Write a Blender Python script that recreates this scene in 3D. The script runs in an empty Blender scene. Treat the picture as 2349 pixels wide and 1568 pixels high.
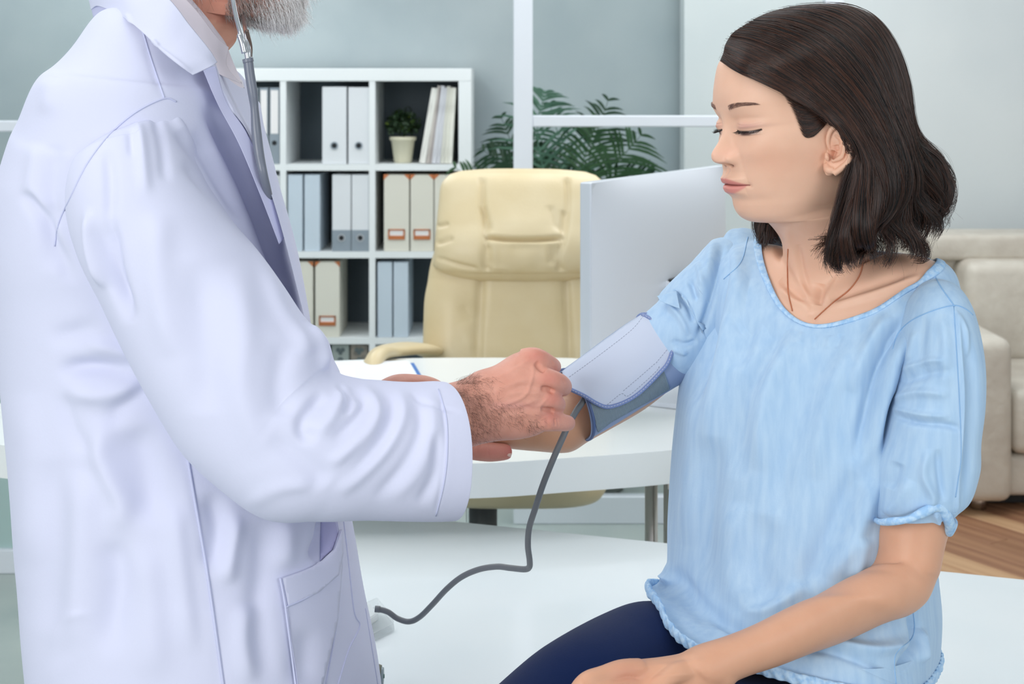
import bpy, bmesh, math, random
import numpy as np
from mathutils import Vector, Matrix, Euler
from mathutils.bvhtree import BVHTree

SC = bpy.context.scene
COL = SC.collection
# ------------------------------------------------------------------ camera, world, lights, exposure
F = 3262.0; CX = 1174.5; HY = 200.0; CZ = 1.42          # focal length in pixels, principal column, horizon row, eye height
cam_d = bpy.data.cameras.new('camera'); cam = bpy.data.objects.new('camera', cam_d); COL.objects.link(cam)
cam.location = (0, 0, CZ); cam.rotation_euler = (math.pi/2, 0, 0)
cam_d.sensor_width = 36.0; cam_d.lens = F*36.0/2349.0
cam_d.shift_y = -(784.0-HY)/2349.0
cam_d.clip_start = 0.05
cam_d.dof.use_dof = True; cam_d.dof.focus_distance = 1.6; cam_d.dof.aperture_fstop = 11.0
SC.camera = cam
SC.view_settings.view_transform = 'Standard'; SC.view_settings.look = 'None'
SC.view_settings.gamma = 1.0; SC.view_settings.use_curve_mapping = False
SC.view_settings.exposure = -0.2
try: SC.cycles.max_bounces = 7; SC.cycles.transparent_max_bounces = 24; SC.cycles.sample_clamp_indirect = 6.0
except Exception: pass

world = bpy.data.worlds.new('world'); SC.world = world; world.use_nodes = True
wb = world.node_tree.nodes['Background']; wb.inputs[0].default_value = (0.93, 0.965, 1.0, 1); wb.inputs[1].default_value = 0.70

def area_light(name, loc, rot, sx, sy, power, color=(1, 1, 1)):
    l = bpy.data.lights.new(name, 'AREA'); l.shape = 'RECTANGLE'; l.size = sx; l.size_y = sy
    l.energy = power; l.color = color
    o = bpy.data.objects.new(name, l); COL.objects.link(o); o.location = loc; o.rotation_euler = rot
    return o
R = math.radians
area_light('ceiling_panel_light', (-0.9, 2.3, 2.74), (0, 0, 0), 1.8, 1.8, 24, (0.96, 0.98, 1.0))
area_light('ceiling_panel_light', (1.0, 4.3, 2.74), (0, 0, 0), 1.8, 1.8, 50, (0.96, 0.98, 1.0))
area_light('ceiling_panel_light', (-1.6, 4.9, 2.74), (0, 0, 0), 1.6, 1.6, 44, (0.96, 0.98, 1.0))
area_light('window_and_fill_light', (-2.3, -1.6, 2.0), (R(76), 0, R(-38)), 2.4, 1.9, 112, (1.0, 0.985, 0.97))
area_light('window_and_fill_light', (2.5, -1.4, 2.1), (R(74), 0, R(42)), 1.8, 1.8, 40, (0.97, 0.985, 1.0))  # fill lamp added at the right front to lighten the coat front

# ------------------------------------------------------------------ helpers
def srgb(r, g, b):
    f = lambda c: (c/255/12.92) if c/255 <= 0.04045 else ((c/255+0.055)/1.055)**2.4
    return (f(r), f(g), f(b), 1.0)

def P(px, py, d):                                        # a point of the place: picture column/row at distance d
    return Vector(((px-CX)*d/F, d, CZ-(py-HY)*d/F))
def Pn(a):                                               # same for an (n,3) array of px,py,d
    a = np.asarray(a, float)
    return np.stack([(a[:, 0]-CX)*a[:, 2]/F, a[:, 2], CZ-(a[:, 1]-HY)*a[:, 2]/F], 1)
def proj(v):                                             # world -> picture, arrays
    return CX+v[:, 0]*F/v[:, 1], HY-(v[:, 2]-CZ)*F/v[:, 1]

def mat(name, col, rough=0.5, metal=0.0, spec=0.5, noise=None, bump=None, sss=0.0, trans=0.0, ior=1.45, sheen=0.0, coat=0.0, emit=None, attr=None):
    m = bpy.data.materials.new(name); m.use_nodes = True; nt = m.node_tree; b = nt.nodes['Principled BSDF']
    b.inputs['Base Color'].default_value = col; b.inputs['Roughness'].default_value = rough
    b.inputs['Metallic'].default_value = metal; b.inputs['Specular IOR Level'].default_value = spec
    b.inputs['IOR'].default_value = ior; b.inputs['Transmission Weight'].default_value = trans
    b.inputs['Sheen Weight'].default_value = sheen; b.inputs['Coat Weight'].default_value = coat
    if sss:
        b.inputs['Subsurface Weight'].default_value = sss; b.inputs['Subsurface Radius'].default_value = (1.0, 0.35, 0.2)
        b.inputs['Subsurface Scale'].default_value = 0.006
    co = nt.nodes.new('ShaderNodeTexCoord')
    src = None
    if attr:
        at = nt.nodes.new('ShaderNodeAttribute'); at.attribute_name = attr; src = at.outputs['Color']
    if noise:                                            # (scale xyz, second colour, detail, low, high)
        mp = nt.nodes.new('ShaderNodeMapping'); mp.inputs['Scale'].default_value = noise[0]
        nz = nt.nodes.new('ShaderNodeTexNoise'); nz.inputs['Scale'].default_value = 1.0; nz.inputs['Detail'].default_value = noise[2]
        rp = nt.nodes.new('ShaderNodeMapRange'); rp.inputs['From Min'].default_value = noise[3]; rp.inputs['From Max'].default_value = noise[4]
        mx = nt.nodes.new('ShaderNodeMix'); mx.data_type = 'RGBA'
        nt.links.new(co.outputs['Object'], mp.inputs[0]); nt.links.new(mp.outputs[0], nz.inputs['Vector'])
        nt.links.new(nz.outputs['Fac'], rp.inputs[0]); nt.links.new(rp.outputs[0], mx.inputs[0])
        if attr: 
            mx.blend_type = 'MULTIPLY'; nt.links.new(src, mx.inputs[6])
        else: mx.inputs[6].default_value = col
        mx.inputs[7].default_value = noise[1]; src = mx.outputs[2]
    if src is not None: nt.links.new(src, b.inputs['Base Color'])
    if bump:                                             # (scale xyz, strength, distance, detail)
        mp = nt.nodes.new('ShaderNodeMapping'); mp.inputs['Scale'].default_value = bump[0]
        nz = nt.nodes.new('ShaderNodeTexNoise'); nz.inputs['Scale'].default_value = 1.0; nz.inputs['Detail'].default_value = bump[3]
        bp = nt.nodes.new('ShaderNodeBump'); bp.inputs['Strength'].default_value = bump[1]; bp.inputs['Distance'].default_value = bump[2]
        nt.links.new(co.outputs['Object'], mp.inputs[0]); nt.links.new(mp.outputs[0], nz.inputs['Vector'])
        nt.links.new(nz.outputs['Fac'], bp.inputs['Height']); nt.links.new(bp.outputs[0], b.inputs['Normal'])
    if emit: b.inputs['Emission Color'].default_value = emit[0]; b.inputs['Emission Strength'].default_value = emit[1]
    return m

def tag(o, label=None, cat=None, group=None, kind=None):
    if label: o['label'] = label
    if cat: o['category'] = cat
    if group: o['group'] = group
    if kind: o['kind'] = kind
    return o
def empty(name, loc, rz=0.0):
    o = bpy.data.objects.new(name, None); COL.objects.link(o); o.location = loc; o.rotation_euler = (0, 0, rz); o.empty_display_size = 0.05
    return o
def put(name, me, m, parent=None, smooth=False, local=False):
    """link a mesh given in world space (or local to its parent) as one object"""
    if isinstance(me, bmesh.types.BMesh):
        bm = me; me = bpy.data.meshes.new(name); bm.to_mesh(me); bm.free()
    if m is not None:
        me.materials.clear(); me.materials.append(m)
    if smooth: me.shade_smooth()
    o = bpy.data.objects.new(name, me); COL.objects.link(o)
    if parent:
        o.parent = parent
        if not local:
            pw = parent_world(parent); o.matrix_parent_inverse = Matrix.Identity(4); 
            me.transform(pw.inverted())
    return o
def parent_world(p):
    m = p.matrix_basis.copy()
    while p.parent: p = p.parent; m = p.matrix_basis @ m
    return m
def box_bm(x0, x1, y0, y1, z0, z1, bev=0.0, seg=2, bm=None):
    b = bmesh.new(); bmesh.ops.create_cube(b, size=1.0)
    bmesh.ops.scale(b, vec=(x1-x0, y1-y0, z1-z0), verts=b.verts); bmesh.ops.translate(b, vec=((x0+x1)/2, (y0+y1)/2, (z0+z1)/2), verts=b.verts)
    if bev: bmesh.ops.bevel(b, geom=b.edges[:], offset=bev, segments=seg, profile=0.5, affect='EDGES')
    if bm is None: return b
    t = bpy.data.meshes.new('t'); b.to_mesh(t); b.free(); bm.from_mesh(t); bpy.data.meshes.remove(t); return bm
def cyl_bm(p0, p1, r0, r1=None, n=24, bm=None):
    p0 = Vector(p0); p1 = Vector(p1); r1 = r0 if r1 is None else r1
    b = bm or bmesh.new(); ax = (p1-p0).normalized(); u = ax.orthogonal().normalized(); v = ax.cross(u)
    A = [b.verts.new(p0+u*r0*math.cos(2*math.pi*i/n)+v*r0*math.sin(2*math.pi*i/n)) for i in range(n)]
    B = [b.verts.new(p1+u*r1*math.cos(2*math.pi*i/n)+v*r1*math.sin(2*math.pi*i/n)) for i in range(n)]
    for i in range(n): b.faces.new((A[i], A[(i+1) % n], B[(i+1) % n], B[i]))
    b.faces.new(A[::-1]); b.faces.new(B); return b
def mesh_np(name, v, f):
    me = bpy.data.meshes.new(name); v = np.asarray(v, np.float32); f = np.asarray(f, np.int32); k = f.shape[1]
    me.vertices.add(len(v)); me.vertices.foreach_set('co', v.ravel())
    me.loops.add(f.size); me.loops.foreach_set('vertex_index', f.ravel())
    me.polygons.add(len(f)); me.polygons.foreach_set('loop_start', np.arange(0, f.size, k, dtype=np.int32))
    try: me.polygons.foreach_set('loop_total', np.full(len(f), k, np.int32))
    except Exception: pass
    me.update(calc_edges=True); me.validate(); return me
def verts_np(me):
    a = np.empty(len(me.vertices)*3, np.float32); me.vertices.foreach_get('co', a); return a.reshape(-1, 3).astype(float)
def normals_np(me):
    a = np.empty(len(me.vertices)*3, np.float32); me.vertex_normals.foreach_get('vector', a); return a.reshape(-1, 3).astype(float)
def catmull(pts, n):
    """resample an (k,c) control list to n rows with a Catmull-Rom spline"""
    p = np.asarray(pts, float); k = len(p)
    if k == 2: t = np.linspace(0, 1, n)[:, None]; return p[0]*(1-t)+p[1]*t
    q = np.vstack([2*p[0]-p[1], p, 2*p[-1]-p[-2]])
    t = np.linspace(0, k-1-1e-9, n); i = t.astype(int); f = (t-i)[:, None]
    a, b, c, d = q[i], q[i+1], q[i+2], q[i+3]
    return 0.5*((2*b)+(-a+c)*f+(2*a-5*b+4*c-d)*f**2+(-a+3*b-3*c+d)*f**3)
def tube_mesh(pts, rad, n=12, m=None, closed_caps=True):
    """round tube along 3-D points (already dense or resampled to m rows); rad scalar or per point"""
    p = np.asarray([tuple(q) for q in pts], float)
    r = np.full(len(p), rad, float) if np.isscalar(rad) else np.asarray(rad, float)
    if m: a = catmull(np.column_stack([p, r]), m); p, r = a[:, :3], a[:, 3]
    T = np.gradient(p, axis=0); T /= np.linalg.norm(T, axis=1)[:, None]+1e-12
    u = np.cross(T[0], [0.3, 0.2, 1.0]); u /= np.linalg.norm(u); rings = []
    for i in range(len(p)):
        u = u-T[i]*np.dot(u, T[i]); u /= np.linalg.norm(u); w = np.cross(T[i], u)
        a = np.linspace(0, 2*math.pi, n, endpoint=False)
        rings.append(p[i]+r[i]*(np.cos(a)[:, None]*u+np.sin(a)[:, None]*w))
    return rings_mesh(rings, closed_caps)
def rings_mesh(rings, caps=True):
    n = len(rings[0]); v = np.vstack(rings); k = len(rings); f = []
    i = np.arange(k-1)[:, None]*n; j = np.arange(n)[None, :]; j2 = (j+1) % n
    f = np.stack([i+j, i+j2, i+n+j2, i+n+j], -1).reshape(-1, 4)
    if caps:
        c0 = rings[0].mean(0); c1 = rings[-1].mean(0); v = np.vstack([v, c0, c1]); a = k*n; b = a+1; j = np.arange(n); e = (k-1)*n
        f = np.vstack([f, np.stack([np.full(n, a), (j+1) % n, j, np.full(n, a)], 1)*1, np.stack([np.full(n, b), e+j, e+(j+1) % n, np.full(n, b)], 1)])
    vv, ff = v, f
    bm = bmesh.new(); vs = [bm.verts.new(x) for x in vv.tolist()]
    for q in ff.tolist():
        q = list(dict.fromkeys(q))
        try: bm.faces.new([vs[t] for t in q])
        except ValueError: pass
    bmesh.ops.recalc_face_normals(bm, faces=bm.faces)
    me = bpy.data.meshes.new('rings'); bm.to_mesh(me); bm.free(); return me
def loft(sections, n=48, m=120, power=2.0, caps=True):
    """sections: (ax,ay,bx,by,d,thick[,dtilt]) - the two picture edges of a limb or garment at distance d with half depth thick.
    dtilt adds depth to edge b (and takes it from a).  Cross-sections are closed superellipses."""
    S = np.asarray([list(s)+[0.0]*(7-len(s)) for s in sections], float); S = catmull(S, m)
    A = Pn(np.column_stack([S[:, 0], S[:, 1], S[:, 4]-S[:, 6]])); B = Pn(np.column_stack([S[:, 2], S[:, 3], S[:, 4]+S[:, 6]]))
    C = (A+B)/2; U = (B-A)/2
    ax = np.gradient(C, axis=0); Wd = np.cross(ax, U); Wd /= np.linalg.norm(Wd, axis=1)[:, None]+1e-12
    Wd *= np.where(Wd[:, 1] < 0, -1, 1)[:, None]*np.maximum(S[:, 5], 1e-4)[:, None]
    a = np.linspace(0, 2*math.pi, n, endpoint=False); e = 2.0/power
    ca = np.sign(np.cos(a))*np.abs(np.cos(a))**e; sa = np.sign(np.sin(a))*np.abs(np.sin(a))**e
    rings = [C[i]+ca[:, None]*U[i]+sa[:, None]*Wd[i] for i in range(m)]
    if caps:                                             # rounded closing rings
        out = []
        for s, i0, i1 in ((-1, 0, 1), (1, m-1, m-2)):
            dirv = (C[i0]-C[i1]); dirv /= np.linalg.norm(dirv)+1e-9; rr = min(np.linalg.norm(U[i0]), S[i0, 5])
            rs = [C[i0]+(rings[i0]-C[i0])*math.cos(t)+dirv*rr*0.7*math.sin(t) for t in (0.5, 0.95, 1.3)]
            out.append(rs)
        rings = out[0][::-1]+rings+out[1]
    return rings_mesh(rings, True)
def join_meshes(ms, name='joined'):
    bm = bmesh.new()
    for q in ms: bm.from_mesh(q)
    me = bpy.data.meshes.new(name); bm.to_mesh(me); bm.free(); return me
def remesh(ms, voxel, smooth=6, fac=0.5):
    """melt overlapping closed meshes into one continuous surface"""
    me = join_meshes(ms) if isinstance(ms, (list, tuple)) else ms
    o = bpy.data.objects.new('tmp', me); COL.objects.link(o)
    md = o.modifiers.new('r', 'REMESH'); md.mode = 'VOXEL'; md.voxel_size = voxel; md.adaptivity = 0.0
    if smooth: s = o.modifiers.new('s', 'SMOOTH'); s.iterations = smooth; s.factor = fac
    dg = bpy.context.evaluated_depsgraph_get(); dg.update()
    r = bpy.data.meshes.new_from_object(o.evaluated_get(dg), depsgraph=dg)
    bpy.data.objects.remove(o); return r
def smooth_np(me, it=5, fac=0.5):
    v = verts_np(me); e = np.empty(len(me.edges)*2, np.int32); me.edges.foreach_get('vertices', e); e = e.reshape(-1, 2)
    deg = np.bincount(e.ravel(), minlength=len(v)).astype(float)[:, None]; deg[deg == 0] = 1
    for _ in range(it):
        s = np.zeros_like(v)
        for k in range(3): s[:, k] = np.bincount(e[:, 0], v[e[:, 1], k], len(v))+np.bincount(e[:, 1], v[e[:, 0], k], len(v))
        v += fac*(s/deg-v)
    me.vertices.foreach_set('co', v.astype(np.float32).ravel()); me.update()
def seg_dist(x, y, a, b):
    dx, dy = b[0]-a[0], b[1]-a[1]; L2 = dx*dx+dy*dy+1e-9
    t = np.clip(((x-a[0])*dx+(y-a[1])*dy)/L2, 0, 1); qx = x-a[0]-t*dx; qy = y-a[1]-t*dy
    return np.hypot(qx, qy), t, np.sign(dx*qy-dy*qx)
def carve(me, strokes, front=True, dens=6):
    """relief on the side that faces the room's front: strokes = (points, width, height[, kind[, taper]]).
    kind 'r' round ridge/groove, 's' step: the surface to the right of the stroke drops sharply and recovers over the width"""
    v = verts_np(me); nn = normals_np(me); px, py = proj(v)
    vd = v-np.array([0, 0, CZ]); vd /= np.linalg.norm(vd, axis=1)[:, None]
    face = np.clip(-(nn*vd).sum(1)*3, 0, 1) if front else np.ones(len(v))
    off = np.zeros(len(v))
    for s in strokes:
        pts, w, h = s[:3]; kind = s[3] if len(s) > 3 else 'r'; tap = s[4] if len(s) > 4 else 0.25
        c = catmull(np.asarray(pts, float), max(8, dens*len(pts))) if len(pts) > 1 else np.array([pts[0], [pts[0][0]+.01, pts[0][1]]])
        m = (px > c[:, 0].min()-3*w) & (px < c[:, 0].max()+3*w) & (py > c[:, 1].min()-3*w) & (py < c[:, 1].max()+3*w) & (face > 0)
        ix = np.where(m)[0]
        if len(ix) == 0: continue
        best = np.full(len(ix), 1e9); tt = np.zeros(len(ix)); sg = np.ones(len(ix)); k = len(c)-1
        for i in range(k):
            d, t, g = seg_dist(px[ix], py[ix], c[i], c[i+1]); b = d < best; best[b] = d[b]; tt[b] = (i+t[b])/k; sg[b] = g[b]
        taper = np.clip(np.minimum(tt, 1-tt)/max(tap, 1e-3), 0, 1) if tap > 0 else 1.0
        taper = np.sin(taper*math.pi/2)
        if kind == 'r': prof = np.exp(-(best/w)**2*1.5)
        else:
            sd = best*sg; prof = np.where(sd > 0, np.exp(-sd/w*1.6)*np.clip(sd/2.0, 0, 1), 0)
        off[ix] += h*prof*taper*face[ix]
    v += nn*off[:, None]; me.vertices.foreach_set('co', v.astype(np.float32).ravel()); me.update()
def stitch_tube(name, pts, r, m, parent, n=6, rows=None):
    return put(name, tube_mesh(pts, r, n=n, m=rows or 6*len(pts)), m, parent, smooth=True)
def snap(me_or_tree, pts, lift=0.0):
    """drop picture points (px,py) onto the surface facing the camera's room side; returns world points"""
    tr = me_or_tree; o = Vector((0, 0, CZ)); out = []
    for (x, y) in pts:
        d = (P(x, y, 1.0)-o).normalized(); h = tr.ray_cast(o, d)
        if h[0] is not None: out.append(np.array(h[0]-d*lift))
    return out
def tree_of(me):
    bm = bmesh.new(); bm.from_mesh(me); t = BVHTree.FromBMesh(bm); bm.free(); return t
def hair_object(name, curves, radii, m, parent=None):
    """curves: (n,k,3) array of strands, radii: root radius and tip factor"""
    c = np.asarray(curves, np.float32); n, k = c.shape[:2]
    h = bpy.data.hair_curves.new(name); h.add_curves([k]*n)
    h.attributes['position'].data.foreach_set('vector', c.ravel())
    ra = h.attributes.get('radius') or h.attributes.new('radius', 'FLOAT', 'POINT')
    pr_ = np.linspace(1, radii[1], k) if len(radii) < 3 else radii[1]+(1-radii[1])*np.sin(np.linspace(0, 1, k)**.7*math.pi)
    prof = pr_[None, :]*np.full((n, 1), radii[0]); ra.data.foreach_set('value', prof.astype(np.float32).ravel())
    h.materials.append(m); o = bpy.data.objects.new(name, h); COL.objects.link(o)
    if parent:
        o.parent = parent; o.matrix_parent_inverse = parent_world(parent).inverted()
    return o
# ------------------------------------------------------------------ room
rnd = random.Random(7)
M_wall = mat('wall_grey', srgb(166, 177, 180), 0.85, noise=((3, 3, 3), srgb(157, 169, 173), 3, 0.35, 0.65))
M_white = mat('wall_white', srgb(214, 220, 221), 0.8, noise=((2, 2, 2), srgb(208, 215, 217), 2, 0.4, 0.6))
M_ceil = mat('ceiling_white', srgb(235, 238, 240), 0.9)
M_tile = mat('floor_tile', srgb(176, 186, 182), 0.35, noise=((4, 4, 4), srgb(160, 172, 170), 4, 0.3, 0.7))
M_frame = mat('frame_white', srgb(222, 228, 236), 0.4)
M_glass = mat('pane_glass', (0.965, 0.99, 0.985, 1), 0.0, trans=1.0, ior=1.02, spec=0.3)
def st(name, bm, m): return tag(put(name, bm, m), kind='structure')
st('floor', box_bm(-3.2, 3.4, -2.5, 6.2, -0.1, 0.0), M_tile)
st('wall_back', box_bm(-3.2, 1.0, 6.02, 6.14, 0, 2.8), M_wall)
# the pale wall begins right of the grey one and stands a little closer
st('wall_right', box_bm(0.708, 3.4, 5.85, 6.0, 0, 2.8, 0.004), M_white)
st('wall_left', box_bm(-3.2, -3.08, -2.5, 6.02, 0, 2.8), M_wall)
st('wall_side', box_bm(3.3, 3.4, -2.5, 5.85, 0, 2.8), M_white)
st('ceiling', box_bm(-3.2, 3.4, 0.4, 6.2, 2.8, 2.9), M_ceil)
# wooden floor, plank by plank, running obliquely to the right and towards the camera
M_wood = [mat('plank_wood_%s' % w, srgb(*c), 0.42, noise=((1.2, 26, 26), srgb(*c2), 5, 0.3, 0.7)) for w, c, c2 in
          (('light', (206, 170, 132), (176, 134, 100)), ('mid', (172, 130, 98), (140, 98, 74)), ('dark', (136, 94, 70), (168, 128, 96)))]
wf = tag(empty('floor_wood', (2.4, 4.0, 0.0)), kind='structure')
pw, pl = 0.085, 1.15
Rz = Matrix.Rotation(R(-57), 4, 'Z'); k = 0
pm = []
for m in M_wood:
    b = box_bm(-pl/2, pl/2, -pw/2, pw/2, 0.0, 0.011, 0.0015, 1); me = bpy.data.meshes.new('plank'); b.to_mesh(me); b.free(); me.materials.append(m); pm.append(me)
for i in range(-30, 32):
    for j in range(-2, 3):
        c = Rz @ Vector((j*(pl+0.002)+(i*0.37 % 1.0)*pl, i*(pw+0.0012), 0)); x, y = c.x+2.4, c.y+4.0
        hx, hy = .5*(pl*abs(Rz[0][0])+pw*abs(Rz[0][1])), .5*(pl*abs(Rz[1][0])+pw*abs(Rz[1][1]))
        if x+hx < 1.12 or x-hx > 3.28 or y+hy < 2.3 or y-hy > 5.84: continue
        me = rnd.choice(pm); mb = Matrix.Translation((c.x, c.y, rnd.uniform(0, 0.0008))) @ Rz
        if x-hx < 1.1 or x+hx > 3.3 or y-hy < 2.28 or y+hy > 5.84:      # planks are sawn off at the edge of the wooden floor
            b = bmesh.new(); b.from_mesh(me); b.transform(mb)
            for co_, no_ in (((1.1-2.4, 0, 0), (-1, 0, 0)), ((3.298-2.4, 0, 0), (1, 0, 0)), ((0, 2.28-4, 0), (0, -1, 0)), ((0, 5.84-4, 0), (0, 1, 0))):
                r_ = bmesh.ops.bisect_plane(b, geom=b.verts[:]+b.edges[:]+b.faces[:], plane_co=co_, plane_no=no_, clear_outer=True)
                ce = [e for e in r_['geom_cut'] if isinstance(e, bmesh.types.BMEdge)]
                if ce: bmesh.ops.holes_fill(b, edges=ce, sides=0)
            if len(b.faces) < 3: b.free(); continue
            b.transform(mb.inverted()); m2 = bpy.data.meshes.new('plank'); b.to_mesh(m2); b.free(); m2.materials.append(me.materials[0]); me = m2
        o = bpy.data.objects.new('plank', me); COL.objects.link(o); o.parent = wf
        o.matrix_basis = mb; k += 1

# glazed partition: white bars with clear panes
def bar(x0, x1, y, z0, z1, t=0.05): return box_bm(x0, x1, y, y+t, z0, z1, 0.003, 1)
DP = 4.62; s = DP/F
w1 = tag(empty('window_1', (0.6, DP, 0)), kind='structure')
X = lambda px, d=DP: (px-CX)*d/F
Zz = lambda py, d=DP: CZ-(py-HY)*d/F
put('mullion', bar(X(1178), X(1222), DP, 0, 2.8), M_frame, w1)
put('mullion', bar(X(1894), X(1936), DP, 0, 2.8), M_frame, w1)
put('rail', bar(X(1222), X(1894), DP+0.004, Zz(291), Zz(265), 0.04), M_frame, w1)
put('rail', bar(X(1222), X(1894), DP+0.004, 0.0, 0.09, 0.04), M_frame, w1)
put('rail', bar(X(1222), X(1894), DP+0.004, 2.72, 2.8, 0.04), M_frame, w1)
put('pane', box_bm(X(1222), X(1894), DP+0.02, DP+0.028, Zz(265), 2.72), M_glass, w1)
put('pane', box_bm(X(1222), X(1894), DP+0.02, DP+0.028, 0.09, Zz(291)), M_glass, w1)
DL = 4.15
w2 = tag(empty('window_2', (-1.7, DL, 0)), kind='structure')
for a, b in ((1.29, 1.322), (0.645, 0.672), (0.0, 0.07), (2.72, 2.8)):
    put('rail', bar(-3.0, -1.02, DL, a, b, 0.05), M_frame, w2)
put('mullion', bar(-1.02, -0.965, DL-0.004, 0, 2.8), M_frame, w2)
put('mullion', bar(-3.06, -3.0, DL-0.004, 0, 2.8), M_frame, w2)
M_mint = mat('pane_frosted_mint', srgb(196, 220, 218), 0.35, trans=0.35, ior=1.1)
put('pane', box_bm(-3.0, -1.02, DL+0.02, DL+0.028, 1.322, 2.72), M_glass, w2)
put('pane', box_bm(-3.0, -1.02, DL+0.02, DL+0.028, 0.672, 1.29), M_glass, w2)
put('pane', box_bm(-3.0, -1.02, DL+0.02, DL+0.028, 0.07, 0.645), M_mint, w2)

# ------------------------------------------------------------------ bookcase
DS = 5.6
M_shelf = mat('shelf_white', srgb(232, 237, 238), 0.45)
M_back = mat('shelf_back_grey', srgb(92, 104, 112), 0.7)
sx = lambda px: (px-CX)*DS/F
sz = lambda py: CZ-(py-HY)*DS/F
bc = tag(empty('bookcase', ((sx(1082)-0.75), DS+0.19, 0)), 'white cube bookcase of square compartments against the grey wall, behind the cream chair', 'bookcase')
XR = sx(1082); xd = [sx(853.5), sx(649), sx(444), sx(239)]      # divider centres
XL = xd[3]-0.0275
zt = sz(157); zs = [sz(384), sz(584.5), sz(782)]; Y0, Y1 = DS, DS+0.38
put('top_panel', box_bm(XL, XR, Y0, Y1, zt-0.05, zt, 0.002, 1), M_shelf, bc)
put('side_panel', box_bm(XR-0.052, XR-0.0002, Y0+.0005, Y1, 0.0, zt-0.05, 0.002, 1), M_shelf, bc)
put('side_panel', box_bm(XL+.0002, XL+0.052, Y0+.0005, Y1, 0.0, zt-0.05, 0.002, 1), M_shelf, bc)
put('bottom_panel', box_bm(XL+.052, XR-.052, Y0+.0005, Y1, 0.03, 0.08, 0.002, 1), M_shelf, bc)
for x in xd[:3]: put('divider', box_bm(x-0.012, x+0.012, Y0+0.002, Y1, 0.08, zt-0.05), M_shelf, bc)
cols = [(xd[0]+.012, XR-.052), (xd[1]+.012, xd[0]-.012), (xd[2]+.012, xd[1]-.012), (XL+.052, xd[2]-.012)]
for z in zs:
    for a, b in cols: put('shelf_board', box_bm(a, b, Y0+0.003, Y1, z-0.0125, z+0.0125), M_shelf, bc)
put('back_panel', box_bm(XL+.01, XR-.01, Y1, Y1+0.006, 0.03, zt-0.02), M_back, bc)
floors = [zs[0]+.0125, zs[1]+.0125, zs[2]+.0125, 0.08]

M_bw = mat('binder_white', srgb(222, 226, 230), 0.5); M_bblue = mat('binder_pale_blue', srgb(198, 212, 224), 0.5)
M_bgrey = mat('binder_grey', srgb(140, 152, 162), 0.5); M_blk = mat('dark_hole', srgb(18, 22, 26), 0.6)
M_cream = mat('box_cream', srgb(222, 220, 208), 0.6); M_copper = mat('copper', srgb(188, 116, 74), 0.35, 0.6)
M_label = mat('label_white', srgb(236, 234, 234), 0.6); M_ring = mat('ring_metal', srgb(170, 175, 180), 0.3, 0.9)
M_edge = mat('binder_edge_blue', srgb(120, 150, 176), 0.5)
def ring_bm(c, r, t, yoff=0.0, n=20):
    """flat annulus with depth, facing the room"""
    b = bmesh.new(); V = []
    for rr, y in ((r, 0), (r, -t), (r*0.66, -t), (r*0.66, 0)):
        V.append([b.verts.new((c[0]+rr*math.cos(2*math.pi*i/n), c[1]+y, c[2]+rr*math.sin(2*math.pi*i/n))) for i in range(n)])
    for a in range(4):
        for i in range(n): b.faces.new((V[a][i], V[a][(i+1) % n], V[(a+1) % 4][(i+1) % n], V[(a+1) % 4][i]))
    return b
def binder(px0, px1, row, top, label, body, band=None, hole=None, ring=False, lab=False, group='binders in the white bookcase', y0=0.012, h=None):
    x0, x1 = sx(px0), sx(px1); z0 = floors[row]; z1 = sz(top); y = DS+y0
    t = tag(empty('ring_binder', ((x0+x1)/2, y+0.14, z0)), label, 'binder', group)
    put('cover', box_bm(x0, x1, y, y+0.285, z0+0.0005, z1, 0.003, 2), body, t)
    put('pages', box_bm(x0+0.004, x1-0.004, y+0.02, y+0.289, z0+0.006, z1-0.006+0.004), M_label, t)
    if band: put('lower_band', box_bm(x0-.0004, x1+.0004, y-0.0015, y+0.02, z0+0.001, sz(band)), M_bgrey, t)
    if lab: put('spine_label', box_bm(x0+0.005, x1-0.005, y-0.0022, y, sz(band or 330)+0.004, z1-0.01), M_label, t)
    if hole:
        c = ((x0+x1)/2, y-0.001, sz(hole)); r = 0.0125
        hh = put('finger_hole', cyl_bm((c[0], y-0.003, c[2]), (c[0], y+0.004, c[2]), r*0.8, n=18), M_blk, t)
        put('hole_ring', ring_bm((c[0], y-0.001, c[2]), r*1.22, 0.0025), M_ring if ring else M_bgrey, t)
    return t
G = 'binders in the white bookcase'
binder(738, 794, 0, 199, 'wide white binder with a small round hole, left of the pair in the top row', M_bw, hole=334)
binder(798, 846.5, 0, 200, 'wide white binder with a small round hole, right of the pair in the top row', M_bw, hole=334)
binder(594, 614, 0, 201, 'slim grey binder with white label, middle of three behind the stethoscope', M_bgrey, band=309, hole=328, lab=True)
binder(617, 640, 0, 201, 'slim grey binder with white label, next to the first bookcase divider', M_bgrey, band=309, hole=328, lab=True)
binder(570, 591, 0, 201, 'slim grey binder with white label, partly behind the grey stethoscope tube', M_bgrey, band=309, hole=328, lab=True)
binder(659, 693, 1, 401, 'plain pale blue binder at the left end of the middle row', M_bblue)
binder(697, 733, 1, 401, 'plain pale blue binder with wrinkled spine, second in the middle row', M_bblue)
binder(761, 804, 1, 401, 'white binder with grey lower band and ringed hole, left of two in the middle row', M_bw, band=528, hole=546, ring=True)
binder(806, 845.5, 1, 401, 'white binder with grey lower band and ringed hole, against the middle divider', M_bw, band=528, hole=546, ring=True)
binder(610, 640, 1, 403, 'white binder just right of the open white coat, middle row', M_bw)
binder(865, 899, 2, 602, 'plain pale blue binder left of two, lower row behind the chair', M_bblue)
binder(902, 936, 2, 602, 'plain pale blue binder right of two, lower row beside the chair', M_bblue)
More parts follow.
